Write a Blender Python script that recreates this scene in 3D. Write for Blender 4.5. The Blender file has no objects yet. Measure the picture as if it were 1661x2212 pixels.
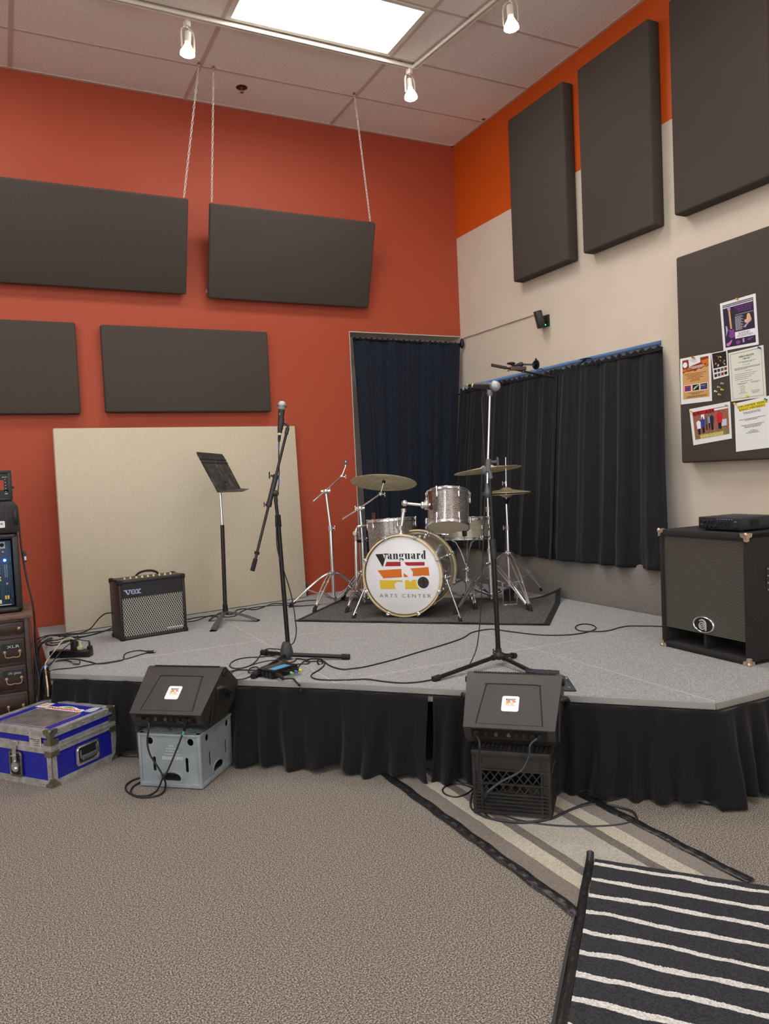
import bpy, bmesh, math, random
from mathutils import Vector, Matrix, Euler, Quaternion
from math import sin, cos, pi, radians as R, degrees, atan2, sqrt
random.seed(7)
SC = bpy.context.scene
COL = SC.collection
# ------------------------------------------------------------ camera
CAMP = Vector((-3.90822, -6.06161, 1.38603))
CAMR = Euler((R(87.2898112), R(2.67176021), R(-26.72242224)), 'XYZ')
FPX = 1653.29; PW, PH = 1661.0, 2212.0
cd = bpy.data.cameras.new('camera'); cam = bpy.data.objects.new('camera', cd); COL.objects.link(cam)
cam.location = CAMP; cam.rotation_euler = CAMR
cd.sensor_fit = 'VERTICAL'; cd.sensor_height = 32.0; cd.lens = FPX/PH*32.0; cd.clip_start = .05; cd.clip_end = 200
SC.camera = cam
# ------------------------------------------------------------ world, view
w = bpy.data.worlds.new('sky'); SC.world = w; w.use_nodes = True
w.node_tree.nodes['Background'].inputs[0].default_value = (.17, .42, 1.0, 1)
w.node_tree.nodes['Background'].inputs[1].default_value = 3.2
SC.view_settings.view_transform = 'Standard'; SC.view_settings.look = 'None'
SC.view_settings.exposure = 0.05; SC.view_settings.gamma = 1.0; SC.view_settings.use_curve_mapping = False
TROFFER = 13.5
SPOTW = 34.0
WARM = (1.0, 1.0, 1.0)
FILL_GLOW = 2.6           # radiance of the invented glowing panes added out of view as fill light
# ------------------------------------------------------------ measuring helpers
_rm = CAMR.to_matrix(); _fw = -_rm.col[2]
def ray(u, v): return _rm @ Vector(((u-PW/2)/FPX, -(v-PH/2)/FPX, -1))
def hit(u, v, ax, val):
    d = ray(u, v); return CAMP + d*((val-CAMP[ax])/d[ax])
SZ = .41                                     # stage height
CH = 4.37                                    # ceiling height
def S(u, v, dz=0): return hit(u, v, 2, SZ+dz)
def F(u, v, dz=0): return hit(u, v, 2, dz)
def A(u, v, P, dd=0):                        # a point as far away as P (plus dd)
    d = ray(u, v); return CAMP + d*(((Vector(P)-CAMP).dot(_fw)+dd)/d.dot(_fw))
def V(*a): return Vector(a)
# ------------------------------------------------------------ materials
def lin(c):
    return tuple((x/255/12.92 if x/255 <= .04045 else ((x/255+.055)/1.055)**2.4) for x in c)
MATS = {}
class NT:
    def __init__(s, name):
        s.m = bpy.data.materials.new(name); s.m.use_nodes = True; s.t = s.m.node_tree
        s.b = s.t.nodes['Principled BSDF']
    def n(s, ty, **kw):
        x = s.t.nodes.new(ty)
        for k, v in kw.items(): setattr(x, k, v)
        return x
    def l(s, a, b): s.t.links.new(a, b)
    def coord(s, scale=(1, 1, 1), rot=(0, 0, 0), which='Object'):
        tc = s.n('ShaderNodeTexCoord'); mp = s.n('ShaderNodeMapping')
        mp.inputs['Scale'].default_value = scale; mp.inputs['Rotation'].default_value = rot
        s.l(tc.outputs[which], mp.inputs[0]); return mp.outputs[0]
    def noise(s, vec, scale, detail=3, rough=.6):
        x = s.n('ShaderNodeTexNoise'); x.inputs['Scale'].default_value = scale
        x.inputs['Detail'].default_value = detail; x.inputs['Roughness'].default_value = rough
        s.l(vec, x.inputs['Vector']); return x.outputs['Fac']
    def ramp(s, fac, stops, const=False):
        x = s.n('ShaderNodeValToRGB'); cr = x.color_ramp
        if const: cr.interpolation = 'CONSTANT'
        while len(cr.elements) < len(stops): cr.elements.new(.5)
        for e, (p_, c_) in zip(cr.elements, stops):
            e.position = p_; e.color = (*lin(c_), 1)
        s.l(fac, x.inputs[0]); return x.outputs[0]
    def math(s, op, a, b=None, c=None):
        x = s.n('ShaderNodeMath', operation=op)
        for i, q in enumerate((a, b, c)):
            if q is None: continue
            if isinstance(q, (int, float)): x.inputs[i].default_value = q
            else: s.l(q, x.inputs[i])
        return x.outputs[0]
    def mix(s, fac, a, b):
        x = s.n('ShaderNodeMix', data_type='RGBA')
        if isinstance(fac, (int, float)): x.inputs[0].default_value = fac
        else: s.l(fac, x.inputs[0])
        for i, q in ((6, a), (7, b)):
            if isinstance(q, tuple): x.inputs[i].default_value = (*lin(q), 1)
            else: s.l(q, x.inputs[i])
        return x.outputs[2]
    def bump(s, h, strength=.3, dist=.002):
        x = s.n('ShaderNodeBump'); x.inputs['Strength'].default_value = strength
        x.inputs['Distance'].default_value = dist; s.l(h, x.inputs['Height'])
        s.l(x.outputs[0], s.b.inputs['Normal'])
    def sep(s, vec):
        x = s.n('ShaderNodeSeparateXYZ'); s.l(vec, x.inputs[0]); return x.outputs
def mat(name, col, rough=.5, metal=0, var=.0, vs=20, bump=0, bs=300, spec=.5, coat=0, emit=0, ecol=None, stretch=(1, 1, 1), dist=.001):
    if name in MATS: return MATS[name]
    s = NT(name); b = s.b
    b.inputs['Roughness'].default_value = rough; b.inputs['Metallic'].default_value = metal
    b.inputs['Specular IOR Level'].default_value = spec; b.inputs['Coat Weight'].default_value = coat
    b.inputs['Base Color'].default_value = (*lin(col), 1)
    if var or bump: vec = s.coord(stretch)
    if var:
        f = s.noise(vec, vs)
        lo = tuple(max(0, c*(1-var)) for c in col); hi = tuple(min(255, c*(1+var)) for c in col)
        s.l(s.ramp(f, [(.3, lo), (.7, hi)]), b.inputs['Base Color'])
    if bump: s.bump(s.noise(vec, bs, 2), bump, dist)
    if emit:
        b.inputs['Emission Color'].default_value = (*(ecol or tuple(lin(col))), 1); b.inputs['Emission Strength'].default_value = emit
    MATS[name] = s.m; return s.m
# ------------------------------------------------------------ mesh builder
ROOT = {}
def frame(o, x, y=None, z=None):             # matrix with origin o and the given axes
    x = Vector(x).normalized()
    if z is None: y = Vector(y).normalized(); z = x.cross(y).normalized(); y = z.cross(x)
    else: z = Vector(z).normalized(); y = z.cross(x).normalized(); x = y.cross(z)
    m = Matrix((x, y, z)).transposed().to_4x4(); m.translation = Vector(o); return m
def zalign(o, d):
    d = Vector(d).normalized(); q = Vector((0, 0, 1)).rotation_difference(d)
    m = q.to_matrix().to_4x4(); m.translation = Vector(o); return m
class B:
    def __init__(s): s.bm = bmesh.new(); s.mi = 0; s.M = Matrix()
    def _add(s, tmp, M=None):
        tmp.transform(s.M @ (M if M is not None else Matrix()))
        for f in tmp.faces: f.material_index = s.mi
        me = bpy.data.meshes.new('t'); tmp.to_mesh(me); s.bm.from_mesh(me); bpy.data.meshes.remove(me); tmp.free(); return s
    def box(s, c, sz, rz=0, bev=0, M=None, seg=2):
        t = bmesh.new(); bmesh.ops.create_cube(t, size=1)
        bmesh.ops.scale(t, vec=Vector(sz), verts=t.verts)
        if bev: bmesh.ops.bevel(t, geom=list(t.edges), offset=bev, segments=seg, profile=.5, affect='EDGES', clamp_overlap=True)
        m = Matrix.Translation(Vector(c)) @ Matrix.Rotation(rz, 4, 'Z')
        return s._add(t, (M @ m) if M is not None else m)
    def b2(s, x0, x1, y0, y1, z0, z1, bev=0):
        return s.box(((x0+x1)/2, (y0+y1)/2, (z0+z1)/2), (abs(x1-x0), abs(y1-y0), abs(z1-z0)), bev=bev)
    def cyl(s, a, b, r, r2=None, seg=16, caps=True):
        a = Vector(a); b = Vector(b); d = b-a
        t = bmesh.new(); bmesh.ops.create_cone(t, cap_ends=caps, segments=seg, radius1=r, radius2=r if r2 is None else r2, depth=d.length)
        return s._add(t, zalign((a+b)/2, d))
    def sph(s, c, r, sc=(1, 1, 1), seg=16, M=None):
        t = bmesh.new(); bmesh.ops.create_uvsphere(t, u_segments=seg, v_segments=seg//2+2, radius=r)
        bmesh.ops.scale(t, vec=Vector(sc), verts=t.verts)
        m = Matrix.Translation(Vector(c)); return s._add(t, (m @ M) if M is not None else m)
    def lathe(s, prof, M=None, seg=32, closed=False):      # prof: (r, z)
        t = bmesh.new(); rings = []
        for r, z in prof:
            if r < 1e-6: rings.append([t.verts.new((0, 0, z))])
            else: rings.append([t.verts.new((r*cos(2*pi*i/seg), r*sin(2*pi*i/seg), z)) for i in range(seg)])
        pr = list(zip(rings, rings[1:])) + ([(rings[-1], rings[0])] if closed else [])
        for A_, B_ in pr:
            for i in range(seg):
                j = (i+1) % seg
                if len(A_) == 1 and len(B_) == 1: break
                if len(A_) == 1: t.faces.new((A_[0], B_[i], B_[j]))
                elif len(B_) == 1: t.faces.new((A_[i], A_[j], B_[0]))
                else: t.faces.new((A_[i], A_[j], B_[j], B_[i]))
        bmesh.ops.recalc_face_normals(t, faces=t.faces)
        return s._add(t, M)
    def tube(s, pts, r, seg=8, sm=0, closed=False, caps=True, rr=None):
        P = [Vector(q) for q in pts]
        if sm: P, rr = smooth(P, sm, closed, rr)
        n = len(P); t = bmesh.new(); rings = []; up = None
        for i in range(n):
            a = P[(i-1) % n] if closed or i else P[i]; b = P[(i+1) % n] if closed or i < n-1 else P[i]
            d = (b-a)
            if d.length < 1e-9: d = Vector((0, 0, 1))
            d.normalize()
            if up is None: up = d.orthogonal().normalized()
            else:
                up = up-d*up.dot(d)
                up = up.normalized() if up.length > 1e-6 else d.orthogonal().normalized()
            sd = d.cross(up); ri = rr[i] if rr else r
            rings.append([t.verts.new(P[i]+ri*(cos(2*pi*k/seg)*up+sin(2*pi*k/seg)*sd)) for k in range(seg)])
        for i in range(n if closed else n-1):
            A_, B_ = rings[i], rings[(i+1) % n]
            for k in range(seg): t.faces.new((A_[k], A_[(k+1) % seg], B_[(k+1) % seg], B_[k]))
        if caps and not closed: t.faces.new(rings[0][::-1]); t.faces.new(rings[-1])
        bmesh.ops.recalc_face_normals(t, faces=t.faces)
        return s._add(t)
    def prism(s, pts, vec, bev=0, M=None):
        t = bmesh.new(); P = [Vector(q) if len(q) == 3 else Vector((q[0], q[1], 0)) for q in pts]; vec = Vector(vec)
        a = [t.verts.new(q) for q in P]; b = [t.verts.new(q+vec) for q in P]; n = len(P)
        t.faces.new(a); t.faces.new(b[::-1])
        for i in range(n): t.faces.new((a[i], b[i], b[(i+1) % n], a[(i+1) % n]))
        bmesh.ops.recalc_face_normals(t, faces=t.faces)
        if bev: bmesh.ops.bevel(t, geom=list(t.edges), offset=bev, segments=2, profile=.5, affect='EDGES', clamp_overlap=True)
        return s._add(t, M)
    def torus(s, R_, r, M=None, seg=48, ms=10):
        return s.lathe([(R_+r*cos(2*pi*k/ms), r*sin(2*pi*k/ms)) for k in range(ms)], M, seg, closed=True)
    def text(s, txt, M, h, wid=None, bold=0, depth=.0004, sp=1.0, align='CENTER'):
        cu = bpy.data.curves.new('t', 'FONT'); cu.body = txt; cu.size = 1; cu.offset = bold; cu.extrude = 0; cu.space_character = sp
        cu.align_x = 'LEFT'; cu.resolution_u = 3
        o = bpy.data.objects.new('t', cu); COL.objects.link(o)
        dg = bpy.context.evaluated_depsgraph_get(); me = bpy.data.meshes.new_from_object(o.evaluated_get(dg))
        t = bmesh.new(); t.from_mesh(me); bpy.data.objects.remove(o); bpy.data.curves.remove(cu); bpy.data.meshes.remove(me)
        if not t.verts: t.free(); return s
        xs = [v.co.x for v in t.verts]; x0, x1 = min(xs), max(xs)
        k = h/.70; kx = (wid/(x1-x0)) if wid else k
        for v in t.verts:
            v.co = Vector(((v.co.x-((x0+x1)/2 if align == 'CENTER' else x0))*kx, v.co.y*k, 0))
        ex = bmesh.ops.extrude_face_region(t, geom=list(t.faces))
        bmesh.ops.translate(t, vec=(0, 0, depth), verts=[g for g in ex['geom'] if isinstance(g, bmesh.types.BMVert)])
        bmesh.ops.recalc_face_normals(t, faces=t.faces)
        return s._add(t, M)
    def grid(s, f, nu, nv):                   # surface from f(i/nu, j/nv)
        t = bmesh.new(); g = [[t.verts.new(f(i/nu, j/nv)) for j in range(nv+1)] for i in range(nu+1)]
        for i in range(nu):
            for j in range(nv): t.faces.new((g[i][j], g[i+1][j], g[i+1][j+1], g[i][j+1]))
        return s._add(t)
    def build(s, name, mats, parent=None, world=False, flat=False, ang=35):
        if world and parent is not None and parent.name in ROOT: s.bm.transform(ROOT[parent.name].inverted())
        me = bpy.data.meshes.new(name); s.bm.to_mesh(me); s.bm.free()
        for m in (mats if isinstance(mats, (list, tuple)) else [mats]): me.materials.append(m)
        if not flat:
            for p_ in me.polygons: p_.use_smooth = True
            me.set_sharp_from_angle(angle=R(ang))
        o = bpy.data.objects.new(name, me); COL.objects.link(o)
        if parent is not None:
            o.parent = parent
            if parent.name in ROOT: ROOT[o.name] = ROOT[parent.name]
        return o
def smooth(P, k, closed=False, rr=None):
    out = []; n = len(P); ro = []
    for i in range(n if closed else n-1):
        g = lambda j: P[j % n] if closed else P[max(0, min(n-1, j))]
        p0, p1, p2, p3 = g(i-1), g(i), g(i+1), g(i+2)
        for q in range(k):
            t = q/k
            out.append(.5*((2*p1)+(p2-p0)*t+(2*p0-5*p1+4*p2-p3)*t*t+(3*p1-p0-3*p2+p3)*t**3))
            if rr: ro.append(rr[i]*(1-t)+rr[(i+1) % n]*t)
    if not closed:
        out.append(P[-1])
        if rr: ro.append(rr[-1])
    return out, (ro if rr else None)
def tag(o, label=None, cat=None, group=None, kind=None):
    if label: o['label'] = label
    if cat: o['category'] = cat
    if group: o['group'] = group
    if kind: o['kind'] = kind
    return o
def thing(name, label, cat, loc=(0, 0, 0), rz=0, group=None):
    o = bpy.data.objects.new(name, None); COL.objects.link(o); o.location = loc; o.rotation_euler = (0, 0, rz)
    o.empty_display_size = .1
    ROOT[o.name] = Matrix.Translation(Vector(loc)) @ Matrix.Rotation(rz, 4, 'Z')
    return tag(o, label, cat, group)
def struct(o): o['kind'] = 'structure'; return o
def solid(name, label, cat, b, m, group=None, **kw): return tag(b.build(name, m, **kw), label, cat, group)
def dup(root, loc, rz=None, label=None, group=None):
    r = root.copy(); COL.objects.link(r); r.location = loc
    if rz is not None: r.rotation_euler = (0, 0, rz)
    if label: r['label'] = label
    if group: r['group'] = group
    def kids(a, b):
        for ch in [c for c in ALLC(a)]:
            c = ch.copy(); COL.objects.link(c); c.parent = b; kids(ch, c)
    kids(root, r); return r
def ALLC(a): return [o for o in COL.objects if o.parent == a]
# ------------------------------------------------------------ material library
s = NT('carpet_brown'); v_ = s.coord()
f1 = s.noise(v_, 205, 3, .75); f2 = s.noise(v_, 2.2, 3)
c1 = s.ramp(f1, [(.37, (57, 52, 48)), (.5, (120, 112, 104)), (.63, (192, 183, 171))])
c2 = s.mix(s.ramp(f2, [(.3, (0, 0, 0)), (.7, (60, 60, 60))]), c1, (108, 101, 94)); s.l(c2, s.b.inputs['Base Color'])
s.b.inputs['Roughness'].default_value = .95; s.b.inputs['Specular IOR Level'].default_value = .1; s.bump(f1, .6, .004); CARPET = s.m
s = NT('carpet_grey'); v_ = s.coord(); f1 = s.noise(v_, 260, 3, .7); f2 = s.noise(v_, 14, 4, .6)
c1 = s.ramp(f1, [(.35, (112, 112, 113)), (.5, (152, 152, 152)), (.66, (196, 196, 194))])
c2 = s.mix(s.ramp(f2, [(.35, (90, 90, 90)), (.6, (0, 0, 0))]), c1, (132, 132, 133)); s.l(c2, s.b.inputs['Base Color'])
s.b.inputs['Roughness'].default_value = .95; s.b.inputs['Specular IOR Level'].default_value = .1; s.bump(f1, .5, .002); STAGEC = s.m
s = NT('carpet_riser'); v_ = s.coord(); f1 = s.noise(v_, 230, 3, .75)
s.l(s.ramp(f1, [(.36, (84, 78, 74)), (.5, (135, 128, 122)), (.64, (186, 180, 172))]), s.b.inputs['Base Color'])
s.b.inputs['Roughness'].default_value = .95; s.b.inputs['Specular IOR Level'].default_value = .1; s.bump(f1, .8, .004); RISERC = s.m
s = NT('ceiling_tile'); v_ = s.coord(); f1 = s.noise(v_, 60, 4, .75); f2 = None
c1 = s.ramp(f1, [(.33, (220, 204, 194)), (.42, (243, 233, 225)), (.7, (248, 239, 232))])
s.l(c1, s.b.inputs['Base Color']); s.b.inputs['Roughness'].default_value = .9; s.bump(f1, .5, .003); TILE = s.m
def wallpaint(name, col):
    s = NT(name); v_ = s.coord(); f = s.noise(v_, 3.5, 4, .6); g = s.noise(v_, 180, 3)
    lo = tuple(c*.985 for c in col); hi = tuple(min(255, c*1.01) for c in col)
    s.l(s.ramp(f, [(.3, lo), (.7, hi)]), s.b.inputs['Base Color']); s.b.inputs['Roughness'].default_value = .55
    s.b.inputs['Specular IOR Level'].default_value = .3
    s.bump(g, .12, .002); return s.m
REDW = wallpaint('paint_red', (174, 76, 51))
CREAMW = wallpaint('paint_cream', (214, 200, 182))
ORANGEW = wallpaint('paint_orange', (206, 84, 18))
def fabric(name, col, sc=420, var=.12, bump=.35, rough=.9):
    s = NT(name); v_ = s.coord(); f = s.noise(v_, sc, 2, .6); g = s.noise(v_, 5, 4)
    lo = tuple(c*(1-var) for c in col); hi = tuple(min(255, c*(1+var)) for c in col)
    a = s.ramp(f, [(.35, lo), (.65, hi)]); s.l(s.mix(s.math('MULTIPLY', g, .25), a, lo), s.b.inputs['Base Color'])
    s.b.inputs['Roughness'].default_value = rough; s.b.inputs['Specular IOR Level'].default_value = .15
    s.bump(f, bump, .001); return s.m
PANELF = fabric('fabric_charcoal', (78, 70, 64))
CANVAS = fabric('fabric_canvas', (200, 188, 166), 300, .09, .5)
BLACKC = fabric('cloth_black', (31, 31, 33), 500, .2, .2)
SKIRTC = fabric('cloth_skirt', (27, 26, 27), 500, .2, .2)
NAVYC = fabric('velvet_navy', (30, 35, 46), 160, .35, .5)
for m_ in (BLACKC, SKIRTC, NAVYC):
    m_.node_tree.nodes['Principled BSDF'].inputs['Sheen Weight'].default_value = .12; m_.node_tree.nodes['Principled BSDF'].inputs['Sheen Roughness'].default_value = .45
CHROME = mat('chrome', (228, 229, 232), .16, .92)
STEEL = mat('steel', (150, 150, 152), .35, 1, .1, 60)
ALU = mat('aluminium', (186, 184, 180), .4, .55, .12, 25, .1, 90)
WHITEP = mat('white_enamel', (232, 224, 210), .4)
BLACKP = mat('black_plastic', (38, 37, 37), .45, 0, .08, 30, .1, 500)
BLACKM = mat('black_metal', (26, 25, 26), .32, .3)
RUBBER = mat('rubber', (22, 22, 22), .8)
CABLEM = mat('cable_jacket', (28, 28, 31), .5)
MONG = mat('monitor_plastic', (50, 46, 44), .5, 0, .05, 12, .15, 700)
MATS_ = None
WHITE = mat('white_print', (238, 238, 240), .45); BLK = mat('black_print', (24, 24, 26), .5)
LRED = mat('logo_red', (170, 34, 40), .5); LOR = mat('logo_orange', (216, 112, 18), .5); LYE = mat('logo_yellow', (226, 190, 44), .5)
DARKH = mat('dark_hole', (10, 10, 10), .8)
GOLDM = mat('brass', (190, 160, 90), .3, 1)
PAPER = mat('paper', (232, 232, 230), .7)
# cymbal bronze with lathe grooves
s = NT('cymbal_bronze'); v_ = s.coord(); x_, y_, z_ = s.sep(v_)
rr_ = s.math('SQRT', s.math('ADD', s.math('MULTIPLY', x_, x_), s.math('MULTIPLY', y_, y_)))
wv = s.math('SINE', s.math('MULTIPLY', rr_, 1800)); f = s.noise(v_, 22, 4)
s.l(s.ramp(f, [(.3, (214, 198, 156)), (.6, (246, 236, 200)), (.8, (224, 210, 172))]), s.b.inputs['Base Color'])
s.b.inputs['Metallic'].default_value = .3; s.b.inputs['Roughness'].default_value = .36; s.bump(wv, .25, .0006); BRONZE = s.m
s = NT('silver_sparkle'); v_ = s.coord(); vo = s.n('ShaderNodeTexVoronoi'); vo.inputs['Scale'].default_value = 520; s.l(v_, vo.inputs['Vector'])
sx = s.sep(vo.outputs['Color'])
s.l(s.ramp(sx[0], [(.0, (70, 64, 60)), (.55, (132, 124, 117)), (.86, (178, 170, 162)), (.97, (245, 240, 232))]), s.b.inputs['Base Color'])
s.b.inputs['Metallic'].default_value = .55; s.b.inputs['Roughness'].default_value = .3; s.b.inputs['Coat Weight'].default_value = .8; s.b.inputs['Coat Roughness'].default_value = .06
SPARK = s.m
s = NT('wood_dark'); v_ = s.coord((1, 1, 8)); f = s.noise(v_, 6, 5, .65)
s.l(s.ramp(f, [(.3, (34, 20, 14)), (.6, (60, 37, 26)), (.8, (80, 53, 38))]), s.b.inputs['Base Color']); s.b.inputs['Roughness'].default_value = .42; s.bump(f, .15, .002); WOODD = s.m
HOOPW = mat('hoop_maple', (226, 198, 146), .3, 0, .08, 8, coat=.6)
def dots(name, hole, body, pitch, r, metal=.0, stretch=(1, 1), axes=(0, 2), rough=.5):
    s = NT(name); o = s.sep(s.coord())
    u = s.math('DIVIDE', o[axes[0]], pitch*stretch[0]); v = s.math('DIVIDE', o[axes[1]], pitch*.866*stretch[1])
    row = s.math('FLOOR', v); off = s.math('MULTIPLY', s.math('FLOORED_MODULO', row, 2), .5)
    fu = s.math('SUBTRACT', s.math('FRACT', s.math('ADD', u, off)), .5); fv = s.math('MULTIPLY', s.math('SUBTRACT', s.math('FRACT', v), .5), .866)
    d = s.math('SQRT', s.math('ADD', s.math('MULTIPLY', fu, fu), s.math('MULTIPLY', fv, fv)))
    k = s.math('LESS_THAN', d, r); s.l(s.mix(k, body, hole), s.b.inputs['Base Color'])
    s.l(s.math('MULTIPLY', s.math('SUBTRACT', 1.0, k), metal), s.b.inputs['Metallic']); s.b.inputs['Roughness'].default_value = rough
    s.bump(s.math('SUBTRACT', 1.0, k), .5, .001); return s.m
CABGR = dots('perforated_steel', (14, 13, 11), (106, 102, 93), .0092, .34, .25)
def diamond(name, a, b, px_, pz_, t):
    s = NT(name); o = s.sep(s.coord()); u = s.math('DIVIDE', o[0], px_); v = s.math('DIVIDE', o[2], pz_)
    p1 = s.math('ABSOLUTE', s.math('SUBTRACT', s.math('FRACT', s.math('ADD', u, v)), .5))
    p2 = s.math('ABSOLUTE', s.math('SUBTRACT', s.math('FRACT', s.math('SUBTRACT', u, v)), .5))
    k = s.math('GREATER_THAN', s.math('MAXIMUM', p1, p2), t)
    s.l(s.mix(k, a, b), s.b.inputs['Base Color']); s.b.inputs['Roughness'].default_value = .6; return s.m
VOXG = diamond('diamond_grille_cloth', (18, 18, 22), (186, 182, 172), .0152, .0262, .375)
GREYC = mat('grey_crate_plastic', (140, 148, 153), .42, 0, .07, 9, .12, 200)
BLKC = mat('worn_black_plastic', (36, 33, 31), .6, 0, .35, 14, .2, 300)
BLUEL = mat('blue_laminate', (28, 34, 150), .35, 0, .06, 30, .15, 260)
GLOW = mat('lamp_lens', (255, 250, 240), .5, emit=60, ecol=(1, .95, .86))
DIFF = mat('light_diffuser', (255, 255, 255), .5, emit=TROFFER, ecol=WARM)
# ------------------------------------------------------------ lights of the room
GY0 = .517; TX, TY = 1.2192, .6096
def troffer(ix, iy, label):
    x1 = -TX*ix; x0 = x1-TX; y1 = -(GY0+TY*iy); y0 = y1-TY
    t = thing('ceiling_light', label, 'light', ((x0+x1)/2, (y0+y1)/2, CH), group='white panel lights in the ceiling')
    b = B(); a, c = TX/2-.012, TY/2-.012; i, k = a-.035, c-.03
    for q in ((-a, a, -c, -k), (-a, a, k, c), (-a, -i, -k, k), (i, a, -k, k)): b.b2(q[0], q[1], q[2], q[3], -.008, .002)
    b.build('frame', WHITEP, t)
    b = B(); b.b2(-i, i, -k, k, -.004, -.001); b.build('diffuser', DIFF, t)
    return t
troffer(1, 1, 'bright white rectangular panel light set in the ceiling above the stage')
for k_, (ix, iy) in enumerate([(3, 5), (1, 5), (3, 1), (1, 9), (5, 5), (5, 9), (3, 13)]):
    troffer(ix, iy, ['panel light in the ceiling over the carpet, '+w2 for w2 in ('second row behind the stage, left', 'second row behind the stage, right', 'over the left end of the stage', 'third row, right', 'far left, second row', 'far left, third row', 'nearest the rear wall')][k_])
def spot(P, aim, tw):
    l = bpy.data.lights.new('track_beam', 'SPOT'); l.energy = SPOTW; l.spot_size = R(105); l.spot_blend = .7; l.color = (1, .93, .82); l.shadow_soft_size = .045
    o = bpy.data.objects.new('track_beam', l); COL.objects.link(o); o.location = P
    d = Vector(aim)-Vector(P); o.rotation_euler = d.to_track_quat('-Z', 'Y').to_euler(); return o
# ============================================================ THE ROOM
b = B(); b.b2(-8, .2, -10, .25, -.1, 0); struct(b.build('floor', CARPET))
b = B(); b.b2(-8, .2, -10, .25, CH, CH+.08); struct(b.build('ceiling', TILE))
GRIDM = mat('ceiling_grid_bar', (208, 190, 178), .6)
b = B()
for k in range(0, 7): b.b2(-TX*k-.014, -TX*k+.014, -10, 0, CH-.004, CH+.002)
for k in range(0, 16): b.b2(-8, 0, -(GY0+TY*k)-.011, -(GY0+TY*k)+.011, CH-.0035, CH+.002)
b.b2(-8, 0, -.022, 0, CH-.006, CH+.002); b.b2(-.022, 0, -10, 0, CH-.006, CH+.002)
struct(b.build('trim_1', GRIDM))
b = B(); b.b2(-8, -1.135, 0, .25, 0, CH); b.b2(-1.135, 0, 0, .25, 2.645, CH); struct(b.build('wall_back', REDW))
b = B(); b.mi = 0
b.b2(0, .2, -2.4, .25, 2.184, 3.535); b.b2(0, .2, -10, -2.4, 0, 3.535); b.b2(0, .2, -2.4, .25, 0, .70); b.b2(0, .2, 0, .25, .70, 2.184)
b.mi = 1; b.b2(0, .2, -10, .25, 3.535, CH)
struct(b.build('wall_right', [CREAMW, ORANGEW]))
b = B(); b.b2(-8.1, -8, -10, .25, 0, CH); struct(b.build('wall_left', mat('paint_white', (240, 238, 232), .6)))
b = B(); b.b2(-8, .2, -10.1, -10, 0, CH); struct(b.build('wall_front', MATS['paint_white']))
FILL_PANE = mat('added_fill_pane', (240, 240, 240), .6, emit=FILL_GLOW, ecol=(.93, .97, 1.0))  # glowing surface added to brighten the room
def fill_window(name, c, along, w_, z0, z1):  # made-up window with a glowing pane, serves as fill light
    a = Vector(along).normalized(); n = Vector((-a.y, a.x, 0)); c = Vector(c); b = B()
    fr_ = frame(c, a, z=(0, 0, 1))
    for x0, x1, za, zb in ((-w_/2, w_/2, z0, z0+.06), (-w_/2, w_/2, z1-.06, z1), (-w_/2, -w_/2+.06, z0, z1), (w_/2-.06, w_/2, z0, z1), (-.03, .03, z0, z1)):
        b.box(((x0+x1)/2, 0, (za+zb)/2), (x1-x0, .06, zb-za), M=fr_)
    o = struct(b.build(name, FRM)); b = B(); b.box((0, 0, (z0+z1)/2), (w_-.1, .012, z1-z0-.1), M=fr_); b.build('fill_pane', FILL_PANE, o)
FRM = mat('window_frame_white', (205, 210, 216), .45)
fill_window('added_window_2', (-5.9, -9.96, 0), (1, 0, 0), 2.6, .9, 3.7); fill_window('added_window_3', (-2.4, -9.96, 0), (1, 0, 0), 2.6, .9, 3.7); fill_window('added_window_4', (-7.96, -6.5, 0), (0, 1, 0), 3.0, .9, 3.7)  # three unseen windows, added to light ceiling and walls
b = B(); b.b2(-1.135, 0, .22, .25, 0, 2.645); b.b2(-1.1352, -1.127, .002, .22, 0, 2.64); b.b2(-1.135, 0, .002, .22, 2.637, 2.6455)
struct(b.build('wall_alcove', CREAMW))
# window in the right wall behind the black curtains
FRM = mat('window_frame_white', (205, 210, 216), .45)
b = B()
b.b2(.13, .17, -2.4, 0, 2.12, 2.184); b.b2(.13, .17, -2.4, 0, .70, .77)
for y in (-2.4, -1.62, -.82, -.05): b.b2(.13, .17, y, y+.05, .77, 2.12)
b.b2(.0, .2, -2.402, -2.395, .7, 2.184)
wf = struct(b.build('window_1', FRM))
s = NT('glass'); s.b.inputs['Transmission Weight'].default_value = 1; s.b.inputs['Roughness'].default_value = 0; s.b.inputs['IOR'].default_value = 1.02; GLASS = s.m
b = B(); b.b2(.148, .152, -2.39, -.01, .72, 2.17); b.build('window_glass', GLASS, wf)
# carpeted ledge under the window
b = B(); b.box((-.1, -2.1, .565), (.2, 4.2, .33), bev=.018); struct(b.build('trim_2', RISERC))
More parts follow.
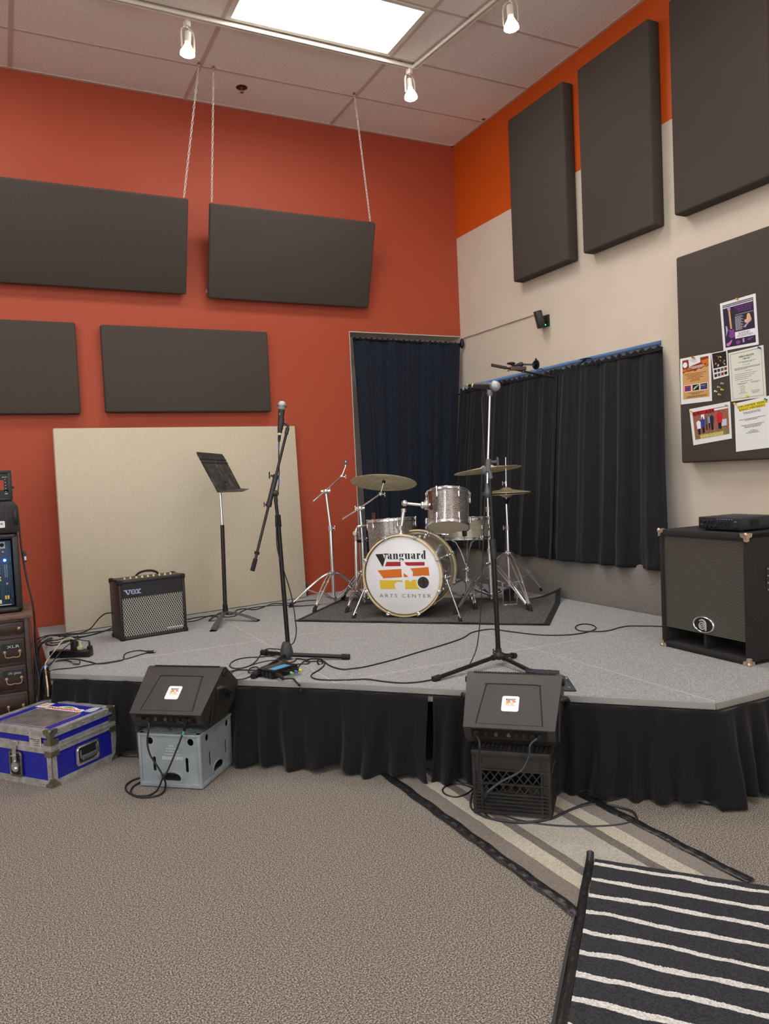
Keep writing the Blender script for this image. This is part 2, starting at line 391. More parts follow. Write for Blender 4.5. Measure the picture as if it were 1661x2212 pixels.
# ============================================================ STAGE
st = thing('stage', 'low grey carpeted corner stage with a thin metal edge', 'stage', (-1.9, -1.6, 0))
poly = [(-3.72, -.03), (-3.72, -1.60), (-2.535, -2.712), (-1.385, -3.92), (-.003, -3.92), (-.003, -.003), (-.1, -.003), (-1.0, -.003)]
b = B(); b.prism([(x, y, SZ-.012) for x, y in poly], (0, 0, .012)); b.build('carpet_deck', STAGEC, st, world=True)
b = B()
for a, c in zip(poly[:5], poly[1:5]):
    a = Vector((*a, 0)); c = Vector((*c, 0)); d = (c-a).normalized(); n = Vector((d.y, -d.x, 0))
    if n.dot(a-Vector((-1.5, -1.5, 0))) < 0: n = -n
    q = [a-n*.03, c-n*.03, c+n*.004, a+n*.004]
    b.prism([(p_.x, p_.y, SZ-.062) for p_ in q], (0, 0, .022)); 
    q = [a-n*.03, c-n*.03, c+n*.006, a+n*.006]
    b.prism([(p_.x, p_.y, SZ-.027) for p_ in q], (0, 0, .0265))
b.build('edge_rail', mat('rail_aluminium', (168, 166, 161), .45, .35), st, world=True)
SEAM = mat('seam_strip', (205, 203, 196), .5, .2)
b = B()
def strip(a, c, w=.0045): 
    a = Vector(a); c = Vector(c); d = (c-a).normalized(); n = Vector((-d.y, d.x, 0))*w/2
    b.prism([a-n, c-n, c+n, a+n], (0, 0, .0012))
z = SZ+.0002
strip((-2.535, -2.70, z), (-2.535, -.05, z)); strip((-1.375, -3.91, z), (-1.375, -.05, z)); strip((-3.72, -1.535, z), (-.2, -1.535, z)); strip((-2.54, -2.705, z), (-.2, -2.705, z))
b.build('seam_strips', SEAM, st, world=True)
for x, y in [(-3.6, -1.55), (-2.6, -2.6), (-2.5, -1.5), (-1.45, -3.8), (-1.4, -2.7), (-.3, -3.8), (-.3, -2.7), (-3.6, -.15), (-2.5, -.15), (-1.4, -1.5)]:
    b = B(); b.cyl((x, y, 0), (x, y, SZ-.062), .024); b.build('support_post', STEEL, st, world=True)
def folds(u, n, ph, rnd):
    q = u*n
    return sin(2*pi*q+ph+.9*sin(q*1.7+rnd))*.6+.4*sin(2*pi*q*.47+rnd*2.1+ph)
def skirt(name, label, line, z0, z1, n, seed, amp=.058):
    L = [0]; P = [Vector((*q, 0)) for q in line]
    for a, c in zip(P, P[1:]): L.append(L[-1]+(c-a).length)
    def at(s_):
        s_ = min(max(s_, 0), L[-1]-1e-6)
        for i in range(len(P)-1):
            if s_ <= L[i+1]:
                d = (P[i+1]-P[i]).normalized(); nrm = Vector((d.y, -d.x, 0))
                return P[i]+d*(s_-L[i]), d, nrm
    rs = random.Random(seed); fp = [rs.uniform(0, 6) for _ in range(8)]
    def f(u, v):
        p_, d, nn = at(u*L[-1]); z = z0+(z1-z0)*v; k = v**.8
        fo = folds(u, n, fp[0], fp[1])
        wob = .25*sin(u*n*.7*2*pi+fp[2])*v*v
        off = .010+amp*(k*(math.copysign(abs(fo)**.75, fo)*.75+.85)*.9+.10)+.02*k*wob+.004*sin(u*n*2*2*pi+fp[3]+v*5)*k
        zz = z+(.008*sin(u*n*.9+fp[4])+.012*sin(u*n*2.3+fp[5]))*v*v
        zz -= .010*abs(sin(u*n*.55*pi+fp[4]))*max(0, 1-v*8)
        return p_+nn*off+d*(.012*sin(v*4+fp[6]+u*n)*v)+Vector((0, 0, max(zz, .006)))
    b = B(); b.grid(f, int(L[-1]*110), 26)
    o = b.build(name, SKIRTC, ang=180)
    m = o.modifiers.new('thick', 'SOLIDIFY'); m.thickness = .003
    return tag(o, label, 'stage skirt', 'black cloth skirts round the stage')
skirt('stage_skirt', 'pleated black cloth skirt on the stage edge behind the grey crate', [(-3.70, -1.616), (-2.545, -2.722), (-2.222, -3.06)], SZ-.020, .012, 15, 3)
skirt('stage_skirt', 'pleated black cloth skirt on the stage edge behind the black crate', [(-2.207, -3.078), (-1.392, -3.932), (-.01, -3.932)], SZ-.020, .012, 23, 5)
skirt('stage_skirt', 'dark sheet standing for the shade under the far left end of the stage', [(-3.732, -.1), (-3.732, -1.60)], SZ-.04, .012, 9, 8, .02)  # no skirt hangs here; dark sheet stands in for the shade below the deck
# ============================================================ CEILING FITTINGS
TZ = CH-.028
t0 = hit(200, -13, 2, TZ); tc = hit(893, 147, 2, TZ); t2 = hit(1180, -88, 2, TZ)
t = thing('lighting_track', 'white L-shaped track rail on the ceiling beside the panel light', 'light track', tc)
b = B()
for a, c in ((t0, tc), (t2, tc)):
    d = (c-a).normalized(); n = Vector((-d.y, d.x, 0))*.0175
    for s0, s1, za, zb in ((-1, -.45, -.012, .012), (.45, 1, -.012, .012), (-1, 1, .006, .013)):
        b.prism([a+n*s0+V(0, 0, za), c+n*s0+V(0, 0, za), c+n*s1+V(0, 0, za), a+n*s1+V(0, 0, za)], (0, 0, zb-za))
b.box(tc, (.037, .037, .026)); b.build('rail', WHITEP, t, world=True)
for f_, (a, c) in ((.1, (t0, tc)), (.55, (t0, tc)), (.5, (t2, tc)), (.95, (t0, tc))):
    q = a.lerp(c, f_); b = B(); b.box(q+V(0, 0, .02), (.03, .03, .016)); b.build('mounting_clip', STEEL, t, world=True)
def track_head(P, label, tilt, rz):
    t = thing('track_spotlight', label, 'spotlight', P, rz, 'white spotlights on the ceiling track')
    b = B(); b.box((0, 0, -.016), (.034, .04, .036), bev=.003); b.cyl((0, 0, -.03), (0, 0, -.045), .008); b.build('track_adapter', WHITEP, t)
    b = B(); w_ = .05
    pts = [(-w_, 0, -.175), (-w_, 0, -.085), (-w_*.85, 0, -.058), (-w_*.5, 0, -.045), (0, 0, -.042), (w_*.5, 0, -.045), (w_*.85, 0, -.058), (w_, 0, -.085), (w_, 0, -.175)]
    for a, c in zip(pts, pts[1:]):
        a = Vector(a); c = Vector(c); d = (c-a).normalized(); n = d.cross(V(0, 1, 0))*.0014
        b.prism([a-n+V(0, -.007, 0), c-n+V(0, -.007, 0), c+n+V(0, -.007, 0), a+n+V(0, -.007, 0)], (0, .014, 0))
    b.build('yoke', WHITEP, t)
    M = Matrix.Translation((0, 0, -.13)) @ Matrix.Rotation(tilt, 4, 'X') @ Matrix.Translation((0, 0, .13))
    b = B(); b.M = M; b.lathe([(0, -.066), (.016, -.066), (.021, -.072), (.021, -.125), (.018, -.127)], seg=24); b.build('socket', WHITEP, t)
    b = B(); b.M = M; b.tube([(0, 0, -.046), (.012, .01, -.055), (.006, .006, -.068)], .0035, sm=4); b.build('lead', WHITEP, t)
    b = B(); b.M = M; b.lathe([(.018, -.126), (.02, -.14), (.03, -.16), (.046, -.185), (.0485, -.2), (.0465, -.206)], seg=28); b.build('bulb', mat('bulb_glass', (250, 240, 220), .3, emit=1.2, ecol=(1, .85, .6)), t)
    b = B(); b.M = M; b.lathe([(.0465, -.204), (.038, -.212), (.02, -.217), (0, -.218)], seg=28); b.build('lens', GLOW, t)
    return t
for (u, v), lab, tl, rz, aim in (((403, 46), 'lit white spotlight under the ceiling track, left of the panel light', R(8), R(25), (-2.9, -2.0, 0)),
                               ((884, 150), 'lit white spotlight hanging by the corner of the ceiling track', R(-4), R(20), (-1.9, -2.6, 0)),
                               ((1101, -12), 'lit white spotlight at the top edge, nearest the right wall', R(6), R(-60), (-1.5, -3.4, 0))):
    P = hit(u, v, 2, TZ-.012); t = track_head(P, lab, tl, rz)
    o = spot((0, 0, -.232), (0, 0, -1), t); o.parent = t
    wd = ROOT[t.name].inverted() @ Vector(aim); o.rotation_euler = (wd-Vector((0, 0, -.232))).to_track_quat('-Z', 'Y').to_euler()
P = hit(522, 189, 2, CH)
t = thing('fire_sprinkler', 'small round metal fire sprinkler in the ceiling', 'sprinkler', P)
b = B(); b.lathe([(.012, -.002), (.035, -.004), (.043, -.001), (.043, .001)], seg=24); b.build('escutcheon', mat('bronze_dark', (92, 66, 56), .35, .8), t)
b = B(); b.cyl((0, 0, 0), (0, 0, -.02), .009); b.tube([(-.009, 0, -.016), (-.012, 0, -.026), (0, 0, -.036), (.012, 0, -.026), (.009, 0, -.016)], .0025, sm=3); b.lathe([(0, -.036), (.014, -.036), (.014, -.038), (0, -.038)]); b.build('nozzle', STEEL, t)
P = hit(1047, 258, 2, CH); b = B(); b.lathe([(0, -.004), (.014, -.003), (.018, 0)], Matrix.Translation((P.x-.012, P.y, CH-.001)))
solid('ceiling_hole_cap', 'tiny dark cap in the ceiling tile near the wall corner', 'cap', b, STEEL)
# ============================================================ SOUND PANELS
def slab(name, label, cat, C, fr, group, m=PANELF, bev=.014, hem=True):
    # C: centre of back face; fr: (x axis, z axis) ; sizes
    (ax, az, W_, H_, T_) = fr
    t = thing(name, label, cat, C, 0, group); M = frame((0, 0, 0), ax, z=az)      # x width, y depth away, z up
    b = B(); b.box((0, -T_/2, 0), (W_, T_, H_), bev=bev, seg=3, M=M); b.build('padding', m, t)
    b = B(); b.box((0, -.004, 0), (W_-.05, .007, H_-.05), M=M); b.build('backing_frame', mat('frame_board', (70, 60, 52), .8), t)
    return t
G1 = 'charcoal sound panels on the red wall'; G2 = 'charcoal sound panels on the right wall'
# right wall, seen from x<0: width axis along -y
def rpanel(y0, y1, z0, z1, label, T_=.1, nm='sound_panel', cat='sound panel', g=G2):
    return slab(nm, label, cat, (-.001, (y0+y1)/2, (z0+z1)/2), ((0, -1, 0), (0, 0, 1), abs(y1-y0), z1-z0, T_), g)
rpanel(-.970, -1.638, 2.895, 4.172, 'tall narrow charcoal fabric panel on the right wall, nearest the corner')
rpanel(-1.795, -2.455, 2.895, 4.172, 'tall charcoal fabric panel on the right wall, middle one of three')
rpanel(-2.617, -3.275, 2.898, 4.18, 'tall charcoal fabric panel on the right wall, above the pinned flyers')
rpanel(-2.62, -3.9, 1.378, 2.643, 'large square charcoal fabric board with pinned flyers on it', nm='pin_board', cat='pin board', g=None)
# red wall
def wpanel(x0, x1, zt, zb, label, T_=.06, yb=-.001):
    return slab('sound_panel', label, 'sound panel', ((x0+x1)/2, yb, (zt+zb)/2), ((1, 0, 0), (0, 0, 1), x1-x0, zt-zb, T_), G1)
wpanel(-4.62, -3.341, 2.603, 1.94, 'charcoal fabric panel low on the red wall, cut off by the left edge')
wpanel(-3.168, -1.888, 2.597, 1.95, 'charcoal fabric panel low on the red wall, above the beige board')
def hung(xl, xr, zt, zb, yt, yb, label):
    up = Vector((0, yt-yb, zt-zb)); L_ = up.length
    C = Vector(((xl+xr)/2, (yt+yb)/2, (zt+zb)/2)); C += frame((0, 0, 0), (1, 0, 0), z=up).col[1].to_3d()*.055
    return slab('sound_panel', label, 'sound panel', C, ((1, 0, 0), up, xr-xl, L_, .055), 'charcoal sound panels hung on chains')
hung(-4.05, -2.527, 3.488, 2.848, -.326, -.075, 'charcoal fabric panel tilted forward on a chain, at the left edge')
hung(-2.358, -.971, 3.492, 2.832, -.290, -.075, 'charcoal fabric panel tilted forward on two chains, beside the alcove')
def chain(a, c, label):
    a = Vector(a); c = Vector(c); d = c-a; n = int(d.length/.026); t = thing('hanging_chain', label, 'chain', a, 0, 'white chains holding the tilted panels')
    b = B(); du = d.normalized()
    for i in range(n):
        p0 = a+d*((i+.5)/n); s1 = du.orthogonal().normalized(); s1 = Quaternion(du, (pi/2 if i % 2 else 0)+.5) @ s1
        l_, w_ = .0155, .0062
        pts = [p0+du*(l_*.55)+s1*w_*1, p0+du*l_, p0+du*(l_*.55)-s1*w_, p0-du*(l_*.55)-s1*w_, p0-du*l_, p0-du*(l_*.55)+s1*w_]
        b.tube(pts, .0023, seg=5, closed=True)
    b.build('links', mat('zinc_white', (225, 222, 214), .4, .2), t, world=True)
    b = B(); b.cyl(a, a+V(0, 0, .016), .012, .005); b.tube([a+V(0, 0, .004), a+V(.01, 0, -.008), a+V(0, 0, -.016), a+V(-.006, 0, -.01)], .0022, sm=3); b.build('ceiling_hook', STEEL, t, world=True)
chain((-2.459, -.563, CH-.018), (-2.565, -.335, 3.492), 'white chain from the ceiling to the tilted panel at the left edge')
chain((-2.351, -.553, CH-.018), (-2.350, -.298, 3.497), 'white chain on the left corner of the tilted panel beside the alcove')
chain((-1.255, -.577, CH-.018), (-1.030, -.300, 3.495), 'white chain on the right end of the tilted panel beside the alcove')
# small chain end clipped low on the second tilted panel
b = B(); q = V(-2.375, -.10, 2.865)
b.tube([q, q+V(-.006, 0, .012), q+V(0, 0, .03), q+V(.006, 0, .012)], .002, seg=6, closed=True)
solid('chain_link', 'loose chain link on the lower left corner of a tilted panel', 'chain link', b, STEEL)
# leaning canvas board
BLt = V(-3.56, -.42, SZ+.004); BRt = V(-1.69, -.12, SZ+.004); TLt = hit(115, 925, 1, -.19); TRt = hit(637, 920, 1, -.052)
t = thing('acoustic_board', 'large beige canvas-covered board leaning against the red wall', 'board', (BLt+BRt)/2)
n = (BRt-BLt).cross(TLt-BLt).normalized(); n = n if n.y > 0 else -n
b = B(); b.prism([BLt, BRt, TRt, TLt], n*.035, bev=.006); b.build('canvas_face', CANVAS, t, world=True)
b = B(); o_ = n*.037; k = lambda p_: p_.lerp((BLt+TRt)/2, .03)+n*.035
b.prism([k(BLt), k(BRt), k(TRt), k(TLt)], n*.006); b.build('backing', mat('plywood', (150, 120, 84), .8), t, world=True)
# ============================================================ CURTAINS
def curtain(name, label, T0, T1, B0, B1, nrm, n, seed, amp=.02, m=BLACKC, header=.03, cat='curtain', group=None, hang=0):
    rs = random.Random(seed); fp = [rs.uniform(0, 6) for _ in range(9)]; T0, T1, B0, B1, nrm = map(Vector, (T0, T1, B0, B1, nrm)); nrm.normalize()
    def f(u, v):
        a = T0.lerp(T1, u); c = B0.lerp(B1, u); 
        if v < .06:
            # gathered header: ruffle above the rod, tight pocket below
            k = (v/.06); zz = a+V(0, 0, header*(1-k))
            ruff = .007*sin(u*n*4.3*2*pi+fp[0]+2*sin(u*17))*(1 if k < .4 else .5)
            return zz+nrm*(ruff+.004*sin(u*n*9.1*2*pi))+V(0, 0, .01*sin(u*n*2.9*2*pi+fp[3])*(1-k))
        k = (v-.06)/.94; p_ = a.lerp(c, k)
        fo = folds(u, n, fp[1], fp[2])
        sharp = math.copysign(abs(fo)**.8, fo)
        am = amp*(.45+.75*k)
        fine = .0035*sin(u*n*3.1*2*pi+fp[4]+k*1.5)*(1-k*.4)
        sway = .012*sin(k*3.2+u*7+fp[5])*k
        hem = -hang*(.5+.5*sin(u*n*1.3+fp[6]))*max(0, k-.8)/.2
        cr = .006*sin(k*26+u*n*5+fp[7])*max(0, k-.8)/.2
        du = (T1-T0).normalized()*sway
        return p_+nrm*(am*sharp+fine+cr)+du+V(0, 0, hem)
    L_ = (T1-T0).length; b = B(); b.grid(f, int(L_*130), 70); o = b.build(name, m, ang=180)
    md = o.modifiers.new('thick', 'SOLIDIFY'); md.thickness = .002
    return tag(o, label, cat, group)
GC = 'black curtains on the window rod'
curtain('window_curtain', 'black gathered curtain on the window rod, left one behind the cymbals', (-.045, -.035, 2.115), (-.045, -1.42, 2.102), (-.235, -.10, .715), (-.235, -1.53, .70), (-1, 0, 0), 7, 4, .024, group=GC)
curtain('window_curtain', 'black gathered curtain on the window rod, right one nearer the pin board', (-.055, -1.36, 2.102), (-.035, -2.435, 2.112), (-.245, -1.43, .70), (-.218, -2.60, .708), (-1, 0, 0), 5.5, 9, .026, group=GC, hang=.0)
t = thing('curtain_rod', 'thin black rod carrying the two black window curtains', 'curtain rod', (-.045, -1.2, 2.108))
b = B(); b.cyl((-.045, .0, 2.108), (-.045, -2.44, 2.112), .006); b.build('rod', BLACKM, t, world=True)
for y in (-.175, -1.62):
    b = B(); b.tube([(-.045, y, 2.10), (-.045, y, 2.13), (.02, y, 2.165), (.04, y, 2.182)], .004); b.tube([(-.045, y-.02, 2.10), (-.045, y-.02, 2.13), (.02, y-.02, 2.165), (.04, y-.02, 2.182)], .004); b.box((.04, y-.01, 2.181), (.05, .075, .005)); b.build('bracket', BLACKM, t, world=True)
curtain('alcove_curtain', 'dark navy velvet curtain covering the alcove in the red wall', (-1.128, -.055, 2.578), (-.045, -.06, 2.568), (-1.075, -.08, .43), (-.27, -.11, .43), (0, -1, 0), 7, 14, .028, NAVYC, header=.0, cat='curtain')
t = thing('curtain_rod', 'black rod with a round end knob above the navy curtain', 'curtain rod', (-.6, -.06, 2.56))
b = B(); b.cyl((-1.13, -.06, 2.567), (-.03, -.06, 2.558), .009); b.build('rod', BLACKM, t, world=True)
b = B(); b.sph((-.037, -.075, 2.563), .024, (.8, 1, 1.9)); b.build('end_knob', BLACKM, t, world=True)
# ============================================================ WALL SENSOR, RACEWAY, OUTLET
P = hit(1165, 690, 0, -.07)
t = thing('wall_sensor', 'small black box device with a green light high on the right wall', 'sensor', P, 0)
Mx = Matrix.Rotation(R(62), 4, 'Z') @ Matrix.Rotation(R(-14), 4, 'X') @ Matrix.Rotation(R(-10), 4, 'Y')
b = B(); b.box((0, 0, 0), (.085, .05, .135), bev=.006, M=Mx); b.box((0, -.026, -.045), (.05, .006, .035), bev=.002, M=Mx); b.build('housing', BLACKP, t)
b = B(); b.cyl((.0, .0, 0), (.07, -.0, -.01), .018); b.box((.062, 0, -.01), (.015, .08, .09), bev=.003); b.build('wall_bracket', BLACKP, t)
b = B(); b.sph((-.02, -.030, -.052), .006, M=None); b.bm.transform(Mx); b.build('green_light', mat('green_led', (40, 240, 120), .4, emit=3, ecol=(.05, 1, .35)), t)
a = hit(1000, 727, 0, -.008); c = hit(1152, 680, 0, -.008)
b = B(); d = (c-a); b.box(((a+c)/2), (.014, d.length, .018), M=None) if abs(d.z) < .03 else b.tube([a, c], .009, seg=4)
solid('cable_raceway', 'thin cream cable channel running along the right wall to the black device', 'cable channel', b, CREAMW)
P = V(-1.700, -.02, SZ+.055)
t = thing('wall_outlet', 'dark lettered wall box low on the red wall beside the beige board', 'outlet', P)
b = B(); b.box((0, 0, 0), (.11, .04, .11), bev=.004); b.build('box', mat('dark_grey_plastic', (74, 70, 68), .5), t)
b = B(); b.box((-.005, -.022, .053), (.12, .01, .006)); b.build('top_lip', STEEL, t)
b = B(); b.text('ON', frame((.012, -.0205, -.02), (1, 0, 0), z=(0, -1, 0)) , .03, bold=.01); b.build('lettering', WHITE, t)
# ============================================================ AMPLIFIERS
# small guitar amp; local: x along the front, y into its depth, z up
t = thing('guitar_amplifier', 'small black guitar amp with diamond grille cloth before the beige board', 'amplifier', (-3.056, -.940, SZ), R(8.6))
W_, H_, D_ = .437, .385, .21
b = B(); b.b2(-W_/2, W_/2, .0, D_, 0, .02, .008); b.b2(-W_/2, W_/2, 0, D_, H_-.02, H_, .008); b.b2(-W_/2, -W_/2+.02, 0, D_, 0, H_, .008); b.b2(W_/2-.02, W_/2, 0, D_, 0, H_, .008); b.b2(-W_/2+.01, W_/2-.01, .03, D_-.004, .01, H_-.01)
b.build('cabinet', BLACKP, t)
b = B(); b.b2(-W_/2+.02, W_/2-.02, .008, .03, H_-.115, H_-.02); b.build('control_face', mat('vinyl_black', (34, 34, 37), .5, bump=.2, bs=900), t)
b = B(); b.b2(-W_/2+.02, W_/2-.02, .010, .03, .022, H_-.117); g = b.build('grille', VOXG, t)
fr = lambda x, z, y=.0078: frame((x, y, z), (1, 0, 0), z=(0, -1, 0))
b = B(); 
L = mat('amp_lettering', (190, 200, 235), .35, .2)
def V3(b, M, pts, d=.0014): b.prism([(x, y, 0) for x, y in pts], (0, 0, d), M=M)
M = fr(-.128, .308)   # lettering with slab serifs
for pts in ([(-.050, .010), (-.040, .010), (-.026, -.016), (-.034, -.016)], [(-.021, .010), (-.0165, .010), (-.026, -.016), (-.030, -.016)], [(-.057, .009), (-.034, .009), (-.034, .0145), (-.057, .0145)], [(-.027, .009), (-.011, .009), (-.011, .0145), (-.027, .0145)]):
    V3(b, M, pts)
b.lathe([(.0155, 0), (.0155, .0014), (.0105, .0014), (.0105, 0)], M @ Matrix.Translation((.003, -.001, 0)), 24, True)
b.box((.003, -.001, .0008), (.021, .0035, .0014), M=M)
for sx in (1, -1): V3(b, M, [(.035-sx*.014, .012), (.035-sx*.008, .012), (.035+sx*.012, -.014), (.035+sx*.006, -.014)])
for x0 in (.018, .038):
    b.box((x0+.007, .0115, .0008), (.017, .004, .0014), M=M); b.box((x0+.007, -.013, .0008), (.017, .004, .0014), M=M)
b.build('front_logo', L, t)
b = B(); b.text('valvetronix', fr(.135, .038, .0095), .012, .105, bold=.015); b.build('grille_badge', mat('badge_white', (225, 225, 225), .4), t)
b = B(); b.b2(-.19, .19, .03, .09, H_-.022, H_+.001); b.build('knob_panel', BLACKM, t)
for k in range(9):
    b = B(); b.cyl((-.16+.038*k, .06, H_), (-.16+.038*k, .06, H_+.014), .008, .0065, 12); b.build('knob', mat('knob_cream', (222, 205, 150), .35, .3), t)
b = B(); b.tube([(-.075, .10, H_), (-.068, .10, H_+.018), (-.04, .10, H_+.033), (0, .10, H_+.038), (.04, .10, H_+.033), (.068, .10, H_+.018), (.075, .10, H_)], .0075, sm=5); b.build('carry_handle', RUBBER, t)
for x in (-.072, .072):
    b = B(); b.cyl((x, .092, H_+.0), (x, .108, H_+.012), .006); b.build('handle_cap', CHROME, t)
for sx in (-1, 1):
    for z in (0, H_):
        for y in (0, D_):
            b = B(); b.box((sx*(W_/2-.012), y+(.014 if y == 0 else -.014), z+(.013 if z == 0 else -.013)), (.032, .036, .034), bev=.009); b.build('corner_guard', RUBBER, t)
for x, z in ((-.18, .255), (0, .26), (.18, .255), (-.18, .035), (0, .03), (.18, .035)):
    b = B(); b.sph((x, .0095, z), .0035, (1, .5, 1), 10); b.build('grille_screw', STEEL, t)
# bass cabinet
t = thing('bass_speaker_cabinet', 'large black carpeted speaker cabinet with steel grille at the right edge', 'speaker cabinet', (-.8065, -3.360, SZ), R(-91.4))
W_, H_, D_ = .548, .625, .44
CARPB = mat('black_cabinet_carpet', (33, 31, 30), .95, 0, .35, 160, .6, 420, dist=.002)
b = B(); w2 = W_/2
b.b2(-w2, w2, 0, D_, H_-.035, H_, .012); b.b2(-w2, w2, 0, D_, 0.002, .032, .012); b.b2(-w2, -w2+.026, 0, D_, 0.002, H_, .012); b.b2(w2-.026, w2, 0, D_, .002, H_, .012); b.b2(-w2+.02, w2-.02, D_-.03, D_-.004, .02, H_-.02)
b.build('cabinet', CARPB, t)
b = B(); b.b2(-w2+.024, w2-.024, .014, .03, .108, H_-.033); b.build('grille', CABGR, t)
b = B(); b.b2(-w2+.026, w2-.026, .031, .045, .108, H_-.035); b.build('baffle', DARKH, t)
b = B(); b.b2(-.008, .008, .02, .2, .03, .108); b.b2(-w2+.026, w2-.026, .2, .22, .03, .11); b.build('port_divider', mat('port_black', (24, 23, 22), .8), t)
b = B(); M = Matrix.Translation((.0, .012, .155)) @ Matrix.Rotation(pi/2, 4, 'X') @ Matrix.Diagonal((1, .62, 1, 1))
b.torus(.062, .0065, M, 40, 10); b.build('emblem_ring', CHROME, t)
b = B(); b.lathe([(0, .0), (.058, .0), (.06, .004), (.0, .004)], M, 40); b.build('emblem_plate', BLK, t)
b = B(); Mf = frame((.0, .007, .155), (1, 0, 0), z=(0, -1, 0))
b.torus(.0175, .0035, Mf @ Matrix.Translation((-.006, -.006, 0)), 32, 8); b.torus(.0075, .003, Mf @ Matrix.Translation((-.006, -.006, 0)), 24, 8)
b.tube([Mf @ V(.016, -.028, 0), Mf @ V(.0165, .004, 0), Mf @ V(.010, .019, 0), Mf @ V(-.006, .024, 0), Mf @ V(-.021, .018, 0)], .0042, sm=5)
b.build('emblem_mark', mat('emblem_silver', (205, 205, 205), .3, .5), t)
def cabcorner(sx, y, z):
    sz_ = 1 if z > .3 else -1; b = B(); q = .038
    x0 = sx*w2; b.b2(x0-sx*q, x0+sx*.002, y, y+.002 if y == 0 else y-.002, z-sz_*q*.7, z+sz_*.002)
    b = B(); b.prism([(0, 0, 0), (q, 0, 0), (q*.85, 0, q*.45), (q*.45, 0, q*.55), (q*.4, 0, q*.9), (0, 0, q)], (0, .0025, 0), M=Matrix.Translation((x0+sx*.001, -.003, z+sz_*.001)) @ Matrix.Diagonal((-sx, 1, -sz_, 1)))
    b.prism([(0, 0, 0), (0, q, 0), (0, q*.85, q*.45), (0, q*.45, q*.55), (0, q*.4, q*.9), (0, 0, q)], (.0025, 0, 0), M=Matrix.Translation((x0+sx*.003, -.001, z+sz_*.001)) @ Matrix.Diagonal((-sx, 1, -sz_, 1)))
    b.prism([(0, 0, 0), (q, 0, 0), (q*.8, q*.5, 0), (q*.5, q*.8, 0), (0, q, 0)], (0, 0, .0025), M=Matrix.Translation((x0+sx*.001, -.001, z+sz_*.003)) @ Matrix.Diagonal((-sx, 1, -sz_, 1)))
    b.sph((x0-sx*.003, .001, z-sz_*.003), .011, seg=12)
    b.build('corner_cap', mat('corner_metal', (198, 182, 158), .36, .8, .15, 60), t)
for sx in (-1, 1):
    for z in (.003, H_): cabcorner(sx, 0, z)
b = B(); M = Matrix.Translation((w2+.0015, .20, .40))
b.prism([(0, -.075, -.06), (0, .075, -.06), (0, .075, .06), (0, -.075, .06)], (.003, 0, 0), M=M); hdl = b.build('side_handle', BLACKP, t)
for dy in (-.065, .065):
    for dz in (-.05, -.017, .017, .05):
        b = B(); b.sph((w2+.005, .20+dy, .40+dz), .005, (.6, 1, 1), 10); b.build('handle_screw', STEEL, hdl)
# bass amp head
t = thing('bass_amplifier_head', 'slim dark amp head with knobs and sliders on top of the speaker cabinet', 'amplifier head', (-.757, -3.437, SZ+.628), R(-91))
HD = mat('amp_head_metal', (44, 50, 57), .42, .4)
b = B(); b.b2(-.128, .128, 0, .26, .006, .066, .006); b.build('case', HD, t)
for x in (-.10, .10):
    for y in (.03, .23):
        b = B(); b.cyl((x, y, 0), (x, y, .008), .01); b.build('foot', RUBBER, t)
for x, z, r in ((-.085, .045, .008), (-.062, .046, .0085), (-.041, .046, .0085), (-.073, .022, .0085), (-.048, .022, .0085), (-.024, .022, .0085), (.093, .022, .0095), (-.105, .046, .005)):
    b = B(); b.cyl((x, .002, z), (x, -.012, z), r, r*.8, 14); b.box((x, -.0125, z+r*.3), (.0018, .0015, r*.9)); b.build('knob', BLACKP, t)
for k in range(6):
    b = B(); x = .0+k*.013; b.b2(x-.001, x+.001, -.0008, .002, .018, .052); b.b2(x-.0035, x+.0035, -.008, 0, .032+.004*(k % 3), .037+.004*(k % 3)); b.build('slider', BLACKP, t)
b = B(); b.b2(.1282, .1286, .06, .12, .02, .055); b.build('side_vent', DARKH, t)
b = B(); 
for k in range(7): b.box((-.01+k*.014, -.0006, .058), (.006, .0008, .002))
b.box((-.105, -.0006, .03), (.008, .0008, .002)); b.box((.095, -.0006, .048), (.014, .0008, .002)); b.build('panel_print', mat('print_grey', (190, 195, 200), .5), t)
# ============================================================ DRUMS
MATZ = SZ+.006
t = thing('drum_mat', 'dark ribbed rubber-edged mat under the drum kit, one corner curled up', 'mat', (-1.18, -1.32, SZ))
FLm = V(-2.15, -1.08, 0); FRm = V(-.92, -2.30, 0); BRm = V(-.222, -1.585, 0); BLm = V(-1.45, -.37, 0)
def matpt(u, v, z):
    p_ = (FLm.lerp(FRm, u)).lerp(BLm.lerp(BRm, u), v)
    cu = max(0, 1-((1-u)*1.7+(1-v)*1.0)/.24)       # curled corner
    z2 = .085*cu**1.6+.0035*(1+sin(u*21))*(max(0, .06-v)/.06)
    return Vector((p_.x-.02*cu, p_.y-.01*cu, SZ+.0015+z2+z))
s = NT('mat_ribbed'); f1 = s.noise(s.coord(), 190, 3, .7); s.l(s.ramp(f1, [(.38, (52, 51, 50)), (.55, (100, 98, 96)), (.68, (150, 148, 144))]), s.b.inputs['Base Color']); s.b.inputs['Roughness'].default_value = .95; s.b.inputs['Specular IOR Level'].default_value = .1; s.bump(f1, .9, .004); MATP = s.m
